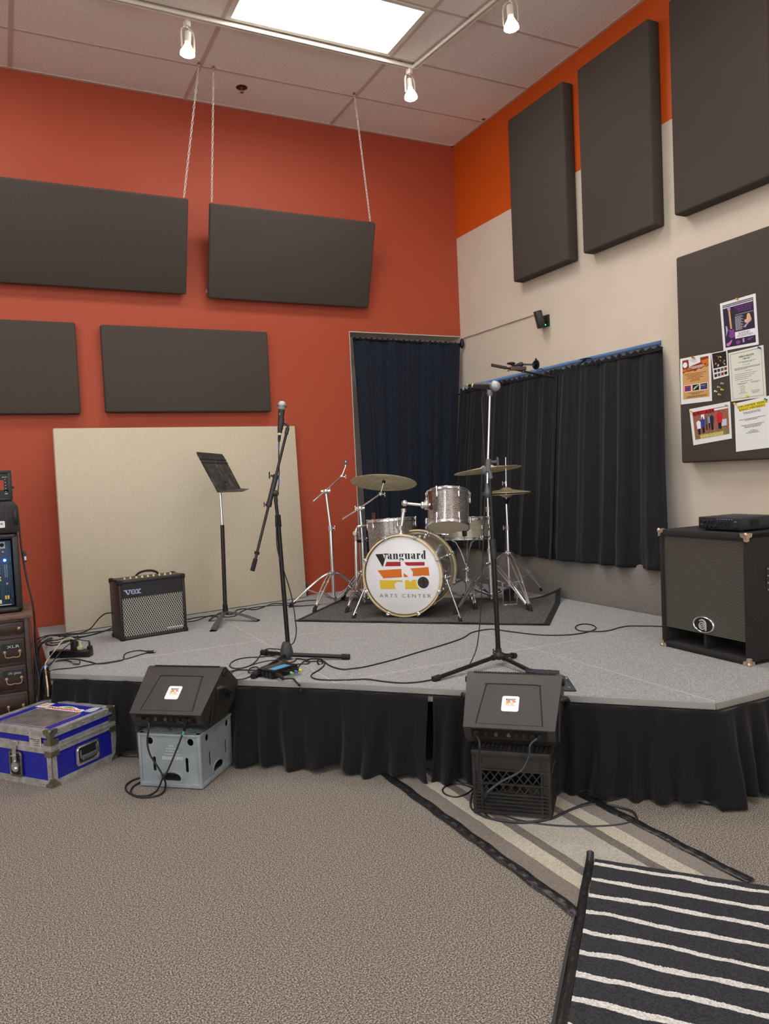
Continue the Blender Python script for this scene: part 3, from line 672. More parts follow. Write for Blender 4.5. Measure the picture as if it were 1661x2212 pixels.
def slabgrid(u0, u1, v0, v1, z0, z1, nu, nv):
    b = B(); b.grid(lambda u, v: matpt(u0+(u1-u0)*u, v0+(v1-v0)*v, z1), nu, nv); b.grid(lambda u, v: matpt(u0+(u1-u0)*u, v0+(v1-v0)*(1-v), z0), nu, nv)
    for (a, c) in (((0, 0), (1, 0)), ((1, 0), (1, 1)), ((1, 1), (0, 1)), ((0, 1), (0, 0))):
        b.grid(lambda u, v: matpt(u0+(u1-u0)*(a[0]+(c[0]-a[0])*u), v0+(v1-v0)*(a[1]+(c[1]-a[1])*u), z0+(z1-z0)*v), 40, 1)
    return b
slabgrid(.0, 1, 0, 1, 0, .003, 60, 40).build('rubber_border', RUBBER, t, world=True)
slabgrid(.022, .978, .035, .965, .003, .0055, 60, 40).build('pile', MATP, t, world=True)
DZ = SZ+.008
# ---- bass drum: axis along local +y (back), local x to the right, origin under the front head
BDZ = .285; RB = .272
drz = R(-45)
t = thing('bass_drum', 'silver sparkle bass drum with white lettered front head and maple hoop', 'drum', (-1.498, -1.475, DZ), drz)
AX = lambda y: Matrix.Translation((0, y, BDZ)) @ Matrix.Rotation(-pi/2, 4, 'X')      # lathe z -> +y
L_ = .41
b = B(); b.lathe([(RB-.012, .03), (RB-.006, .028), (RB-.006, L_-.03), (RB-.012, L_-.03)], AX(0), 64, True); b.build('shell', SPARK, t)
for y0, nm in ((0, 'front'), (L_, 'rear')):
    b = B(); b.lathe([(RB, -.020), (RB+.010, -.018), (RB+.010, .018), (RB, .020)], AX(y0+(.0 if y0 == 0 else 0)), 64, True); b.build('hoop', HOOPW, t)
    b = B(); b.lathe([(RB-.001, .0), (RB-.003, -.004), (RB-.005, .0)], AX(y0), 64, True); b.build('hoop_rim', BLACKM, t)
HEADM = mat('drum_head_white', (240, 239, 242), .35, coat=.3)
b = B(); b.lathe([(0, -.006), (RB-.02, -.006), (RB-.004, .004), (RB-.004, .01), (0, .01)], AX(0), 64); hd = b.build('front_head', HEADM, t)
b = B(); b.lathe([(0, 0), (RB-.004, 0), (RB-.004, .004), (0, .004)], AX(L_), 48); b.build('rear_head', HEADM, t)
def fatword(b, M, x0, y0, xh, wid):
    # heavy stencil serif letters 'anguard'; glyphs in units of the x-height
    def half(cx, cy, rx, ry, sg, gap=.0, n=12, inner=.42):
        o = [(cx+sg*rx*sin(pi*i/n), cy+ry*cos(pi*i/n)) for i in range(n+1)]; q = [(cx+sg*rx*inner*sin(pi*i/n), cy+ry*.86*cos(pi*i/n)) for i in range(n, -1, -1)]
        return o+q
    rect = lambda a, c, e, f: [(a, c), (e, c), (e, f), (a, f)]
    def ga(): return [half(.40, .30, .36, .30, -1, inner=.15), rect(.47, .0, .78, .80), [(.78, .0), (.92, .0), (.92, .05), (.78, .10)], half(.47, .80, .0+.42, .20, -1, inner=.75), [(.05, .66), (.24, .66), (.24, .82), (.10, .84)], [(.47, .80), (.78, .80), (.72, .95), (.60, 1.0), (.47, 1.0)]], .98
    def gn(): return [rect(.06, 0, .36, 1.0), rect(0, 0, .42, .06), rect(0, .93, .12, 1.0), rect(.56, 0, .86, .74), [(.56, .74), (.86, .74), (.82, .92), (.70, 1.0), (.50, .99), (.40, .86), (.40, .80), (.52, .90)], rect(.50, 0, .92, .06)], .99
    def gu(): return [rect(.06, .26, .36, 1.0), rect(0, .94, .12, 1.0), [(.06, .26), (.36, .26), (.40, .10), (.54, .12), (.54, .06), (.42, 0), (.22, 0), (.10, .10)], rect(.56, .0, .86, 1.0), rect(.48, .94, .6, 1.0), [(.86, 0), (.94, 0), (.94, .06), (.86, .06)]], 1.0
    def gg(): return [half(.40, .66, .36, .34, -1, inner=.2), half(.46, .66, .34, .34, 1, inner=.2), [(.74, .86), (.98, .86), (.98, 1.04), (.86, 1.04)], [(.10, .26), (.20, .30), (.22, .14), (.70, .14), (.86, .02), (.86, -.14), (.70, -.10), (.30, -.02), (.12, .08)], half(.44, -.14, .42, .18, -1, inner=.6), half(.44, -.14, .42, .18, 1, inner=.6)], 1.02
    def gr(): return [rect(.06, 0, .36, 1.0), rect(0, 0, .44, .06), rect(0, .93, .12, 1.0), [(.42, .72), (.50, .66), (.64, .68), (.68, .84), (.62, .98), (.50, 1.0), (.40, .90)]], .74
    def gd(): return [half(.40, .46, .38, .48, -1, inner=.2), rect(.46, 0, .77, 1.5), rect(.38, 1.43, .5, 1.5), [(.77, 0), (.90, 0), (.90, .06), (.77, .06)]], .92
    seq = [ga, gn, gg, gu, ga, gr, gd]; tot = sum(g()[1] for g in seq)+.06*6; kx = wid/tot; x = x0
    for g in seq:
        polys, adv = g()
        for P_ in polys: b.prism([(x+px_*kx, y0+py_*xh, 0) for px_, py_ in P_], (0, 0, .0006), M=M)
        x += (adv+.06)*kx
def logo(par, M, k, port=True, fine=False, z0=0.0):
    # M: maps logo plane (x right, y up, z out) ; k scale: 1 = 0.27 m half width
    def poly(pts, m, nm, z=.0004, d=.0006):
        b = B(); b.prism([(((x-497)/345)*.272*k, (-(y-1005)/345)*.272*k, z0+z*max(k, .3)) for x, y in pts], (0, 0, d*max(k, .3)), M=M); return b.build(nm, m, par)
    poly([(262, 816), (330, 814), (346, 868), (321, 925)], BLK, 'letter_stroke'); poly([(322, 925), (353, 822), (337, 820), (337, 812), (378, 811), (378, 819), (362, 821), (326, 925)], BLK, 'letter_stroke')
    b = B(); fatword(b, M @ Matrix.Translation((0, 0, z0+.0004)), ((370-497)/345)*.272*k, (-(862-1005)/345)*.272*k, .0385*k, .272*k*350/345); b.build('lettering', BLK, par)
    poly([(362, 884), (488, 884), (488, 922), (344, 922)], LRED, 'red_bar'); poly([(522, 888), (702, 888), (702, 919), (552, 919), (536, 912)], LRED, 'red_bar')
    poly([(275, 958), (492, 946), (494, 1018), (326, 1027)], LOR, 'orange_bar'); poly([(572, 943), (735, 932), (740, 1004), (590, 1010), (596, 985), (590, 962)], LOR, 'orange_bar')
    poly([(512, 982), (522, 990), (538, 1000), (552, 1015), (512, 1018)], LOR, 'orange_bar')
    nh = [(462+44*cos(a_), 1092-38*sin(a_)*1.0) for a_ in [R(215-k_*22) for k_ in range(12)]]
    poly([(290, 1044), (497, 1044), (497, 1062), (476, 1057), (450, 1058), (430, 1072), (423, 1092), (427, 1110), (436, 1122), (296, 1122)], LYE, 'yellow_bar')
    poly([(520, 1044), (552, 1043), (560, 1056), (576, 1058), (586, 1042), (624, 1040), (650, 1122), (520, 1122)], LYE, 'yellow_bar')
    b = B(); b.text('ARTS CENTER', M @ Matrix.Translation((((514-497)/345)*.272*k, (-(1195-1005)/345)*.272*k, z0+.0004)), .0245*k, .272*k*462/345, bold=-.008 if not fine else .0, depth=.0006, sp=1.45); b.build('lettering', mat('print_grey_dark', (82, 84, 90), .5), par)
Mh = frame((0, -.0062, BDZ), (1, 0, 0), z=(0, -1, 0))
logo(hd, Mh, 1.0)
pc = ((683-497)/345*.272, -(1065-1005)/345*.272)
b = B(); b.torus(.0435, .0045, Mh @ Matrix.Translation((pc[0], pc[1], .001)) @ Matrix.Diagonal((1, 1, .5, 1)), 40, 8); b.build('port_ring', WHITE, hd)
b = B(); b.lathe([(0, .0012), (.041, .0012), (.041, .0), (0, .0)], Mh @ Matrix.Translation((pc[0], pc[1], .0005)), 36); b.build('port_hole', mat('port_dark', (54, 42, 38), .35), hd)
b = B(); b.box((pc[0]+.004, pc[1], .002), (.014, .06, .001), M=Mh); b.box((pc[0]+.0, pc[1]+.006, .002), (.07, .006, .001), M=Mh); b.build('port_view', BLK, hd)
for k in range(8):
    a = R(22.5+45*k); ca, sa = cos(a), sin(a)
    M = Matrix.Translation((0, 0, BDZ)) @ Matrix.Rotation(-a, 4, 'Y') @ Matrix.Translation((RB, 0, 0))
    b = B(); b.box((.013, -.004, 0), (.012, .05, .026), bev=.004, M=M); b.box((.004, -.023, 0), (.022, .007, .02), bev=.003, M=M); b.build('claw', CHROME, t)
    b = B(); b.M = M; b.cyl((.016, -.035, 0), (.016, .10, 0), .0035, seg=8); b.box((.016, -.036, 0), (.006, .004, .02)); b.build('tension_rod', CHROME, t)
    b = B(); b.box((.002, .13, 0), (.02, .08, .018), bev=.006, M=M); b.box((.002, .285, 0), (.02, .07, .018), bev=.006, M=M); b.build('lug', CHROME, t)
    b = B(); b.box((.013, L_+.004, 0), (.012, .045, .026), bev=.004, M=M); b.M = M; b.cyl((.016, .30, 0), (.016, L_+.03, 0), .0035, seg=8); b.build('rear_claw', CHROME, t)
def rl(P, t_): return ROOT[t_.name].inverted() @ Vector(P)
for (fu, fv, ku, kv) in ((764, 1335, 789, 1272), (995, 1342, 966, 1250)):
    f_ = rl(S(fu, fv, .008), t); sx = -1 if fu < 800 else 1
    kk = Vector((sx*(RB+.005), .10, BDZ-.03)) 
    b = B(); b.cyl(kk, f_+V(0, 0, .02), .0065, .005, 10); b.cyl(f_+V(0, 0, .0), f_+(kk-f_)*.14, .011, .009, 10); b.build('spur_leg', CHROME, t)
    b = B(); b.cyl(f_, f_+(kk-f_).normalized()*.035, .013, .010, 12); b.build('spur_tip', RUBBER, t)
    b = B(); b.sph(kk, .022, (.7, 1.2, 1.2), 12); b.cyl(kk+V(0, 0, -.0), kk+V(sx*.035, 0, .01), .006); b.build('spur_bracket', CHROME, t)
b = B(); b.cyl((-.03, .10, BDZ+RB-.012), (-.03, .10, BDZ+RB+.010), .030, .026, 20); b.build('tom_holder_plate', CHROME, t)
# tom arm rises from the shell
bdM = ROOT[t.name]; top = bdM @ V(-.03, .10, BDZ+RB)
a0 = A(871, 1146, top); a1 = A(872, 1100, top); a2 = A(874, 1087, top); a3 = A(913, 1091, top)
b = B(); b.cyl(top, a1, .0125, seg=14); b.cyl(top+V(0, 0, .03), top+V(0, 0, .06), .018, seg=16); b.sph(a2, .023, seg=14); b.cyl(a2+V(-.0, 0, 0), a3, .0105, seg=12); b.cyl(a1-V(0, 0, .02), a1+V(0, 0, .005), .018, seg=14)
b.cyl(a2-V(.01, .02, 0), a2+V(.0, -.03, 0), .013, seg=12); b.sph(a3, .018, (1, 1, 1.4)); b.build('tom_arm', CHROME, t, world=True)
# ---- generic shell drum: local z is the drum axis
def drum(name, label, C, axis, r, h, lugs=6, hoop=CHROME, shell=SPARK, depth_lug=True, phase=0):
    M = zalign((0, 0, 0), axis); t = thing(name, label, 'drum', C)
    b = B(); b.M = M; b.lathe([(r-.006, -h/2+.008), (r-.002, -h/2+.006), (r-.002, h/2-.006), (r-.006, h/2-.008)], seg=56, closed=True); b.build('shell', shell, t)
    for sg in (1, -1):
        b = B(); b.M = M; z = sg*h/2; b.lathe([(r+.001, z-sg*.012), (r+.006, z-sg*.011), (r+.0045, z-sg*.004), (r+.0045, z+sg*.006), (r+.009, z+sg*.009), (r+.003, z+sg*.011), (r+.001, z+sg*.006)], seg=56, closed=True); b.build('hoop', hoop, t)
        b = B(); b.M = M; z2 = sg*(h/2+.002); b.lathe([(0, z2), (r-.004, z2), (r-.001, z2-sg*.006), (r-.004, z2-sg*.006), (0, z2-sg*.003)], seg=56); b.build('head', mat('head_cream', (232, 218, 190), .4) if sg < 0 else HEADM, t)
    for k in range(lugs):
        a = 2*pi*k/lugs+phase; q = Vector((cos(a), sin(a), 0)); ml = M @ Matrix.Rotation(a, 4, 'Z')
        b = B()
        for sg in ((1, -1)):
            if sg == -1 and h > .16: b.bm.transform(ml); b.build('lug', CHROME, t); b = B()
            zc = sg*(h/2-.045) if h > .16 else 0
            b.sph((r+.006, 0, zc), .012, (.8, .9, 2.2), 12); b.cyl((r+.009, 0, zc), (r+.009, 0, sg*(h/2+.012)), .0028, seg=8); b.cyl((r+.009, 0, sg*(h/2)), (r+.009, 0, sg*(h/2+.012)), .0055, seg=8)
            if h <= .16: b.cyl((r+.009, 0, -h/2), (r+.009, 0, h/2), .004, seg=8)
        b.bm.transform(ml); b.build('lug', CHROME, t)
    return t, M
# view-aligned directions at the kit
def vdirs(P):
    d = (Vector(P)-CAMP); d.z = 0; d.normalize(); return d, Vector((d.y, -d.x, 0))
C = A(968, 1103, (-1.33, -1.32, .8)); dv, rv = vdirs(C)
ax = (V(0, 0, 1)+dv*.40+rv*.035).normalized()
t, Mx = drum('rack_tom', 'silver sparkle tom tilted back above the bass drum', C, ax, .148, .245, 6, phase=.5)
sd = ROOT[t.name].inverted() @ a3
b = B(); b.cyl(sd, sd+(rv*.10).lerp(V(0, 0, 0), .3), .012); b.box(sd+rv*.03, (.03, .03, .07), bev=.006); b.build('mount_bracket', CHROME, t)
b = B(); b.box(sd+rv*.055+V(0, 0, .03), (.012, .04, .13), bev=.004); b.build('mount_plate', mat('mount_red_brown', (96, 48, 40), .4, .3), t)
C = A(848, 1170, (-1.42, -.95, .8)); t, Mx = drum('floor_tom', 'silver sparkle tom hanging low behind the left side of the bass drum', C, V(.0, .06, 1), .180, .33, 6, phase=.3)
FT = t
C = A(1003, 1141, (-.98, -1.25, .85)); t, Mx = drum('snare_drum', 'shallow silver sparkle snare drum behind the bass drum', C, V(.03, .03, 1), .176, .14, 8, phase=.2, shell=mat('snare_champagne', (176, 168, 148), .3, .4, .1, 90, coat=.5))
b = B(); dv, rv = vdirs(C); q = -dv*.18+V(0, 0, -.01); b.box(q, (.03, .02, .07), bev=.004); b.build('snare_strainer', BLACKP, t)
snC = C
# ---- stands
def tripod(t, c, feet, zc, zl, r=.0085, m=CHROME, knee=.5, foot=True, pole_r=.0135, big=1.0):
    # c: floor point under the pole; feet: floor points; zc: upper collar height; zl: lower collar height
    c = Vector(c)
    for f_ in feet:
        f_ = Vector(f_); d = (f_-c); d.z = 0; dn = d.normalized(); sdv = Vector((-dn.y, dn.x, 0))
        p0 = c+V(0, 0, zc)+dn*.022; p2 = f_+V(0, 0, .022); pk = p0.lerp(p2, knee)+V(0, 0, .012)+dn*.008
        b = B()
        for sg in (-1, 1):
            w0, w1, w2 = .012, .014, .007
            b.tube([p0+sdv*sg*w0, p0.lerp(pk, .3)+sdv*sg*w1+V(0, 0, .008)+dn*.006, pk+sdv*sg*w1, pk.lerp(p2, .6)+sdv*sg*w2, p2+sdv*sg*w2*.6], .0066, 7, sm=3)
        b.build('leg', m, t, world=True)
        pb = c+V(0, 0, zl)+dn*.02; pm = pk.lerp(p2, .12); b = B()
        for sg in (-1, 1): b.tube([pb+sdv*sg*.011, pm+sdv*sg*.016], .0048, 6)
        b.cyl(pm-sdv*.02, pm+sdv*.02, .005, seg=8); b.build('brace', m, t, world=True)
        b = B(); b.tube([p2-dn*.035+V(0, 0, .022), p2+V(0, 0, .002), f_+dn*.012+V(0, 0, .006)], .014, 10, rr=[.011, .014, .010]); b.box(f_+V(0, 0, .007), (.036, .026, .014), rz=atan2(dn.y, dn.x), bev=.004); b.build('rubber_foot', RUBBER, t, world=True)
    b = B(); b.cyl(c+V(0, 0, zc-.018), c+V(0, 0, zc+.018), .022, seg=16); b.box(c+V(0, 0, zc), (.065, .018, .022), rz=.4, bev=.003); b.build('upper_collar', m, t, world=True)
    b = B(); b.cyl(c+V(0, 0, zl-.014), c+V(0, 0, zl+.014), .021, seg=16); b.build('lower_collar', m, t, world=True)
def wing(b, p_, d=(1, 0, 0), k=1.0):
    d = Vector(d).normalized(); b.cyl(p_, Vector(p_)+d*.026*k, .005*k, seg=8); b.sph(Vector(p_)+d*.032*k+V(0, 0, .008*k), .007*k, (.5, 1, 1.6), 8); b.sph(Vector(p_)+d*.032*k-V(0, 0, .008*k), .007*k, (.5, 1, 1.6), 8)
def rot3(c, f0, r): # two further feet at 120 degrees
    d = Vector(f0)-Vector(c); return [Vector(c)+Quaternion((0, 0, 1), R(a)) @ d.normalized()*r for a in (120, 240)]
# stand A: empty boom stand
c = S(722, 1304, .004); c.z = SZ
f1 = S(629, 1312); f2 = S(680, 1322); f3 = c*2-(f1+f2)/2; f3 = c+(f3-c).normalized()*.30
t = thing('boom_stand', 'chrome boom cymbal stand without a cymbal, left of the drums', 'stand', c)
pt = A(704, 1064, c); pm = A(714, 1141, c); pl = c+V(0, 0, .02)
b = B(); b.cyl(pl, pm, .0135); b.build('lower_tube', CHROME, t, world=True)
b = B(); b.cyl(pm, pt, .0095); b.build('upper_tube', CHROME, t, world=True)
b = B(); b.cyl(pm-V(0, 0, .02), pm+V(0, 0, .02), .019); wing(b, pm, (1, -.3, 0)); b.build('height_clamp', CHROME, t, world=True)
tripod(t, c, [f1, f2, f3], (A(718, 1237, c)-c).z, .045)
ba = A(677, 1083, c, -.10); bb = A(738, 1029, c, .12)
b = B(); b.cyl(ba, bb, .0065, seg=10); b.cyl(ba, ba.lerp(bb, .12), .008, seg=10); b.build('boom_arm', CHROME, t, world=True)
b = B(); b.sph(pt+V(0, 0, .01), .022, seg=12); b.cyl(pt+V(-.03, .02, .01), pt+V(.03, -.02, .01), .013, seg=12); wing(b, pt+V(0, 0, .012), (1, .2, 0), 1.2); b.build('boom_tilter', CHROME, t, world=True)
tp = A(746, 1008, c, .12); b = B(); b.sph(bb, .017, seg=12); wing(b, bb, (1, -.4, -.2), 1.0); b.cyl(bb, tp, .0045, seg=8); b.cyl(tp, A(747, 996, c, .12), .006, seg=8); b.build('cymbal_tilter', CHROME, t, world=True)
q = A(746.5, 1003, c, .12); b = B(); b.cyl(q-V(0, 0, .004), q+V(0, 0, .018), .017, seg=16); b.sph(q+V(0.004, 0, .032), .009, seg=10); b.build('cymbal_felt', mat('felt_grey', (96, 96, 98), .95), t, world=True)
# cymbals
def cymbal(name, label, C, axis, r, bell=.055, bh=.02, bow=.022, group='bronze cymbals of the drum kit'):
    t = thing(name, label, 'cymbal', C, 0, group); M = zalign((0, 0, 0), axis)
    def prof(o): return [(.006, bh+bow+o), (bell*.35, bh*.95+bow+o), (bell*.7, bh*.7+bow+o), (bell, bh*.15+bow+o), (bell*1.15, bow*.95+o), (r*.5, bow*.72+o), (r*.8, bow*.28+o), (r, 0+o)]
    b = B(); b.M = Matrix.Identity(4); b.lathe(prof(.0007)+prof(-.0007)[::-1], seg=72, closed=True); o = b.build('bronze_plate', BRONZE, t)
    o.matrix_local = M; return t, M
# stand B with the left cymbal
c = V(-1.49, -.80, SZ); 
t = thing('boom_stand', 'chrome boom stand holding the left cymbal, with a tom clamped to it', 'stand', c)
pt = A(778, 1101, c); base = A(789, 1300, c); pl = V(base.x, base.y, SZ+.02); c = V(base.x, base.y, SZ)
pm = A(783, 1166, c)
b = B(); b.cyl(pl, pm, .0135); b.build('lower_tube', CHROME, t, world=True)
b = B(); b.cyl(pm, pt, .0095); b.build('upper_tube', CHROME, t, world=True)
fB = S(738, 1330); tripod(t, c, [c+(fB-c).normalized()*.34]+rot3(c, fB, .30), .26, .05)
b = B(); b.cyl(pm-V(0, 0, .02), pm+V(0, 0, .02), .019); wing(b, pm, (1, -.3, 0)); b.build('height_clamp', CHROME, t, world=True)
ba = A(740, 1122, c, -.08); bb = A(822, 1067, c, .08)
b = B(); b.cyl(ba, bb, .0065, seg=10); b.cyl(ba, ba.lerp(bb, .1), .008, seg=10); b.build('boom_arm', CHROME, t, world=True)
b = B(); b.sph(pt+V(0, 0, .01), .022, seg=12); b.cyl(pt+V(-.03, .02, .01), pt+V(.03, -.02, .01), .013, seg=12); wing(b, pt+V(0, 0, .012), (-1, .2, 0), 1.2); b.build('boom_tilter', CHROME, t, world=True)
cc = A(829, 1040, c, .08); dv, rv = vdirs(cc)
ax1 = (V(0, 0, 1)+dv*.265-rv*-.09).normalized()
b = B(); b.sph(bb, .017, seg=12); wing(b, bb, (1, -.4, -.2)); b.cyl(bb, cc-ax1*.004, .0045, seg=8); b.cyl(cc, cc+ax1*.05, .0035, seg=8); b.build('cymbal_tilter', CHROME, t, world=True)
b = B(); b.cyl(cc-ax1*.012, cc+ax1*.006, .014, seg=14); b.build('cymbal_felt', RUBBER, t, world=True)
cymbal('crash_cymbal', 'large tilted bronze cymbal on the left, showing its underside', cc-ax1*.012, ax1, .255)
# clamped second pole holding the hanging tom
c2 = A(772, 1296, c, -.02); c2.z = SZ; p3 = A(768, 1152, c, -.02)
b = B(); b.cyl((c2.x, c2.y, SZ+.10), p3-V(0, 0, .06), .0135); b.cyl(p3-V(0, 0, .06), p3, .011); b.sph(p3, .024, seg=14); b.cyl(p3-V(.02, .03, 0), p3+V(.01, .02, 0), .014); b.build('tom_post', CHROME, t, world=True)
q = A(783, 1169, c); b = B(); b.tube([A(771, 1169, c, -.02), q], .012, 8); wing(b, q, (1, -.3, 0)); b.build('pipe_clamp', BLACKM, t, world=True)
q0 = A(778, 1137, c, -.02); q1 = A(800, 1135, c, .0); b = B(); b.tube([p3, A(771, 1140, c, -.02), q0, q1], .010, 8, sm=3); b.build('tom_arm', CHROME, t, world=True)
ftM = ROOT[FT.name].inverted() @ q1
b = B(); b.box(ftM, (.05, .05, .06), bev=.008); b.build('mount_bracket', CHROME, FT)
b = B(); b.box(ftM+V(.03, 0, .0), (.01, .05, .19), bev=.003); b.build('mount_plate', MATS['mount_red_brown'], FT)
# stand C with the right cymbal
c = V(-.705, -1.366, SZ); c = S(1062, 1302); c.z = SZ
t = thing('cymbal_stand', 'chrome straight stand under the right cymbal, behind the chrome microphone stand', 'stand', c)
p_ = lambda u, v, dd=0: A(u, v, c, dd)
b = B(); b.cyl(c+V(0, 0, .03), p_(1057, 1190), .0135); b.build('lower_tube', CHROME, t, world=True)
b = B(); b.cyl(p_(1057, 1190), p_(1054, 1100), .011); b.build('middle_tube', CHROME, t, world=True)
b = B(); b.cyl(p_(1054, 1100), p_(1052, 1022), .008); b.build('upper_tube', CHROME, t, world=True)
for u, v in ((1057, 1190), (1054, 1100)):
    b = B(); q = p_(u, v); b.cyl(q-V(0, 0, .02), q+V(0, 0, .02), .018); wing(b, q, (1, -.3, 0)); b.build('height_clamp', CHROME, t, world=True)
fl = S(985, 1329); frr = S(1143, 1320)
tripod(t, c, [fl, frr, c+(c*2-fl-frr).normalized()*.38], (p_(1057, 1215)-c).z, .06)
cc = p_(1053, 1013); dv, rv = vdirs(cc); ax2 = (V(0, 0, 1)+dv*.085-rv*.085).normalized()
b = B(); b.cyl(p_(1052, 1024), cc+ax2*.05, .0035, seg=8); b.sph(p_(1052, 1024), .015, seg=10); b.build('cymbal_tilter', CHROME, t, world=True)
cymbal('crash_cymbal', 'large bronze cymbal on the right, seen almost edge-on, tipped left', cc-ax2*.012, ax2, .25)
# hi-hat
c = S(1101, 1296); c.z = SZ
t = thing('hi_hat_stand', 'chrome hi-hat stand with a long thin rod before the black curtain', 'stand', c)
p_ = lambda u, v, dd=0: A(u, v, c, dd)
b = B(); b.cyl(p_(1100, 1262), p_(1096, 1140), .013); b.build('lower_tube', CHROME, t, world=True)
b = B(); b.cyl(p_(1096, 1140), p_(1093.5, 1082), .009); b.build('upper_tube', CHROME, t, world=True)
b = B(); b.cyl(p_(1093.5, 1082), p_(1092, 988), .0032, seg=8); b.build('pull_rod', CHROME, t, world=True)
b = B(); q = p_(1096, 1140); b.cyl(q-V(0, 0, .02), q+V(0, 0, .02), .018); wing(b, q, (-1, .3, 0)); b.build('height_clamp', CHROME, t, world=True)
b = B(); q = p_(1093.5, 1080); b.lathe([(.0, -.03), (.012, -.03), (.014, -.01), (.026, 0), (.026, .012), (0, .012)], Matrix.Translation(q), 20); b.build('seat_cup', BLACKM, t, world=True)
b = B(); q = p_(1093, 1046); b.cyl(q-V(0, 0, .012), q+V(0, 0, .022), .011); wing(b, q+V(0, 0, .015), (-1, .3, -.3), .9); b.build('clutch', CHROME, t, world=True)
ff = S(1146, 1322); f2 = S(1040, 1300); tripod(t, c, [ff, c+(Quaternion((0, 0, 1), R(-118)) @ (ff-c).normalized())*.36, c+(Quaternion((0, 0, 1), R(118)) @ (ff-c).normalized())*.36], (p_(1098, 1193)-c).z, .12)
b = B(); a = S(1087, 1308, .01); d = S(1117, 1306, .01); h_ = V(0, 0, .16)
b.tube([a+h_, a, d, d+h_], .006, 6); b.tube([a, d], .009, 6)
b.cyl(a.lerp(d, .5)+V(0, 0, .02), p_(1100, 1262), .004, seg=8); b.build('pedal_frame', CHROME, t, world=True)
dv, rv = vdirs(c); q = S(1100, 1300); n_ = dv
b = B(); b.prism([q-rv*.035-dv*.01+V(0, 0, .02), q+rv*.035-dv*.01+V(0, 0, .02), q+rv*.045+dv*.24+V(0, 0, .05), q-rv*.045+dv*.24+V(0, 0, .05)], (0, 0, .012)); b.build('foot_pedal', RUBBER, t, world=True)
q = p_(1093.5, 1064)
cymbal('hi_hat_cymbal', 'upper of the two small paired hi-hat cymbals', q+V(0, 0, .002), V(.01, 0, 1), .180, bell=.045, bh=.018, bow=.02, group='paired hi-hat cymbals')
cymbal('hi_hat_cymbal', 'lower of the two small paired hi-hat cymbals, turned upside down', q-V(0, 0, .008), V(.01, 0, -1), .180, bell=.045, bh=.018, bow=.012, group='paired hi-hat cymbals')
# snare stand
c = V(snC.x, snC.y, SZ); t = thing('snare_stand', 'chrome basket stand carrying the snare drum', 'stand', c)
b = B(); b.cyl(c+V(0, 0, .03), c+V(0, 0, .30), .012); b.build('tube', CHROME, t, world=True)
for k in range(3):
    a = R(40+120*k); d = V(cos(a), sin(a), 0); zt = snC.z-.07
    b = B(); b.tube([c+V(0, 0, .28), V(c.x, c.y, 0)+d*.07+V(0, 0, zt-.03), V(c.x, c.y, 0)+d*.185+V(0, 0, zt-.005), V(c.x, c.y, 0)+d*.19+V(0, 0, zt+.02)], .006, 8, sm=3); b.build('basket_arm', CHROME, t, world=True)
b = B(); q = c+V(0, 0, .26); b.cyl(q-V(.03, 0, 0), q+V(.03, 0, 0), .014); b.sph(q, .02, seg=12); wing(b, q, (-.3, -1, 0), 1.2); b.build('tilter', CHROME, t, world=True)
tripod(t, c, [c+V(cos(R(a)), sin(R(a)), 0)*.25 for a in (250, 10, 130)], .18, .05)

# odd pieces by the drums
a = S(724, 1293, .016); c = S(782, 1284, .016)
b = B(); b.tube([a, a.lerp(c, .85), a.lerp(c, .95), c], .0075, 10, rr=[.0075, .0065, .0035, .005]); solid('drumstick', 'wooden drumstick lying on the mat behind the chrome stands', 'drumstick', b, HOOPW)
# ============================================================ MICROPHONE STANDS
MICG = mat('mic_grille', (172, 174, 176), .4, .6, .25, 700, .6, 900)
def microphone(name, label, ball, d, group=None, adapter=True):
    # ball centre, d = direction from the ball towards the cable end
    d = Vector(d).normalized(); t = thing(name, label, 'microphone', ball, 0, group); M = zalign((0, 0, 0), d)
    b = B(); b.M = M; b.lathe([(0, -.0255), (.013, -.0225), (.021, -.015), (.0255, -.003), (.026, .004), (.0225, .015), (.017, .024), (.015, .028)], seg=24); b.build('grille', MICG, t)
    b = B(); b.M = M; b.lathe([(.0262, -.001), (.0275, .001), (.0275, .007), (.0262, .009)], seg=28, closed=True); b.build('grille_ring', STEEL, t)
    b = B(); b.M = M; b.lathe([(.0, .02), (.017, .022), (.0185, .03), (.0175, .045), (.0125, .15), (.0115, .155), (0, .155)], seg=20); b.build('handle', mat('mic_body', (48, 48, 50), .45, .3), t)
    b = B(); b.M = M; b.box((.0165, 0, .05), (.004, .006, .012)); b.build('switch', STEEL, t)
    b = B(); b.M = M; b.lathe([(0, .150), (.0095, .150), (.0095, .168), (.0085, .17), (.0085, .19), (.005, .205), (0, .205)], seg=16); b.build('cable_plug', BLACKM, t)
    b = B(); b.M = M; b.lathe([(.0097, .155), (.0099, .156), (.0099, .166), (.0097, .167)], seg=16, closed=True); b.build('plug_band', mat('tape_cream', (222, 206, 170), .6), t)
    return t
def cable(label, pts, r=.0032, m=CABLEM, sm=5, group=None, name='cable', cat='cable'):
    P = [Vector(p_) for p_ in pts]; o = P[0].copy(); b = B(); b.tube([p_-o for p_ in P], r, 6, sm=sm); q = b.build(name, m); q.location = o
    return tag(q, label, cat, group)
c = S(620, 1424); c.z = SZ
t = thing('microphone_stand', 'black boom microphone stand with straight floor legs, left front of the stage', 'microphone stand', c)
p_ = lambda u, v, dd=0: A(u, v, c, dd)
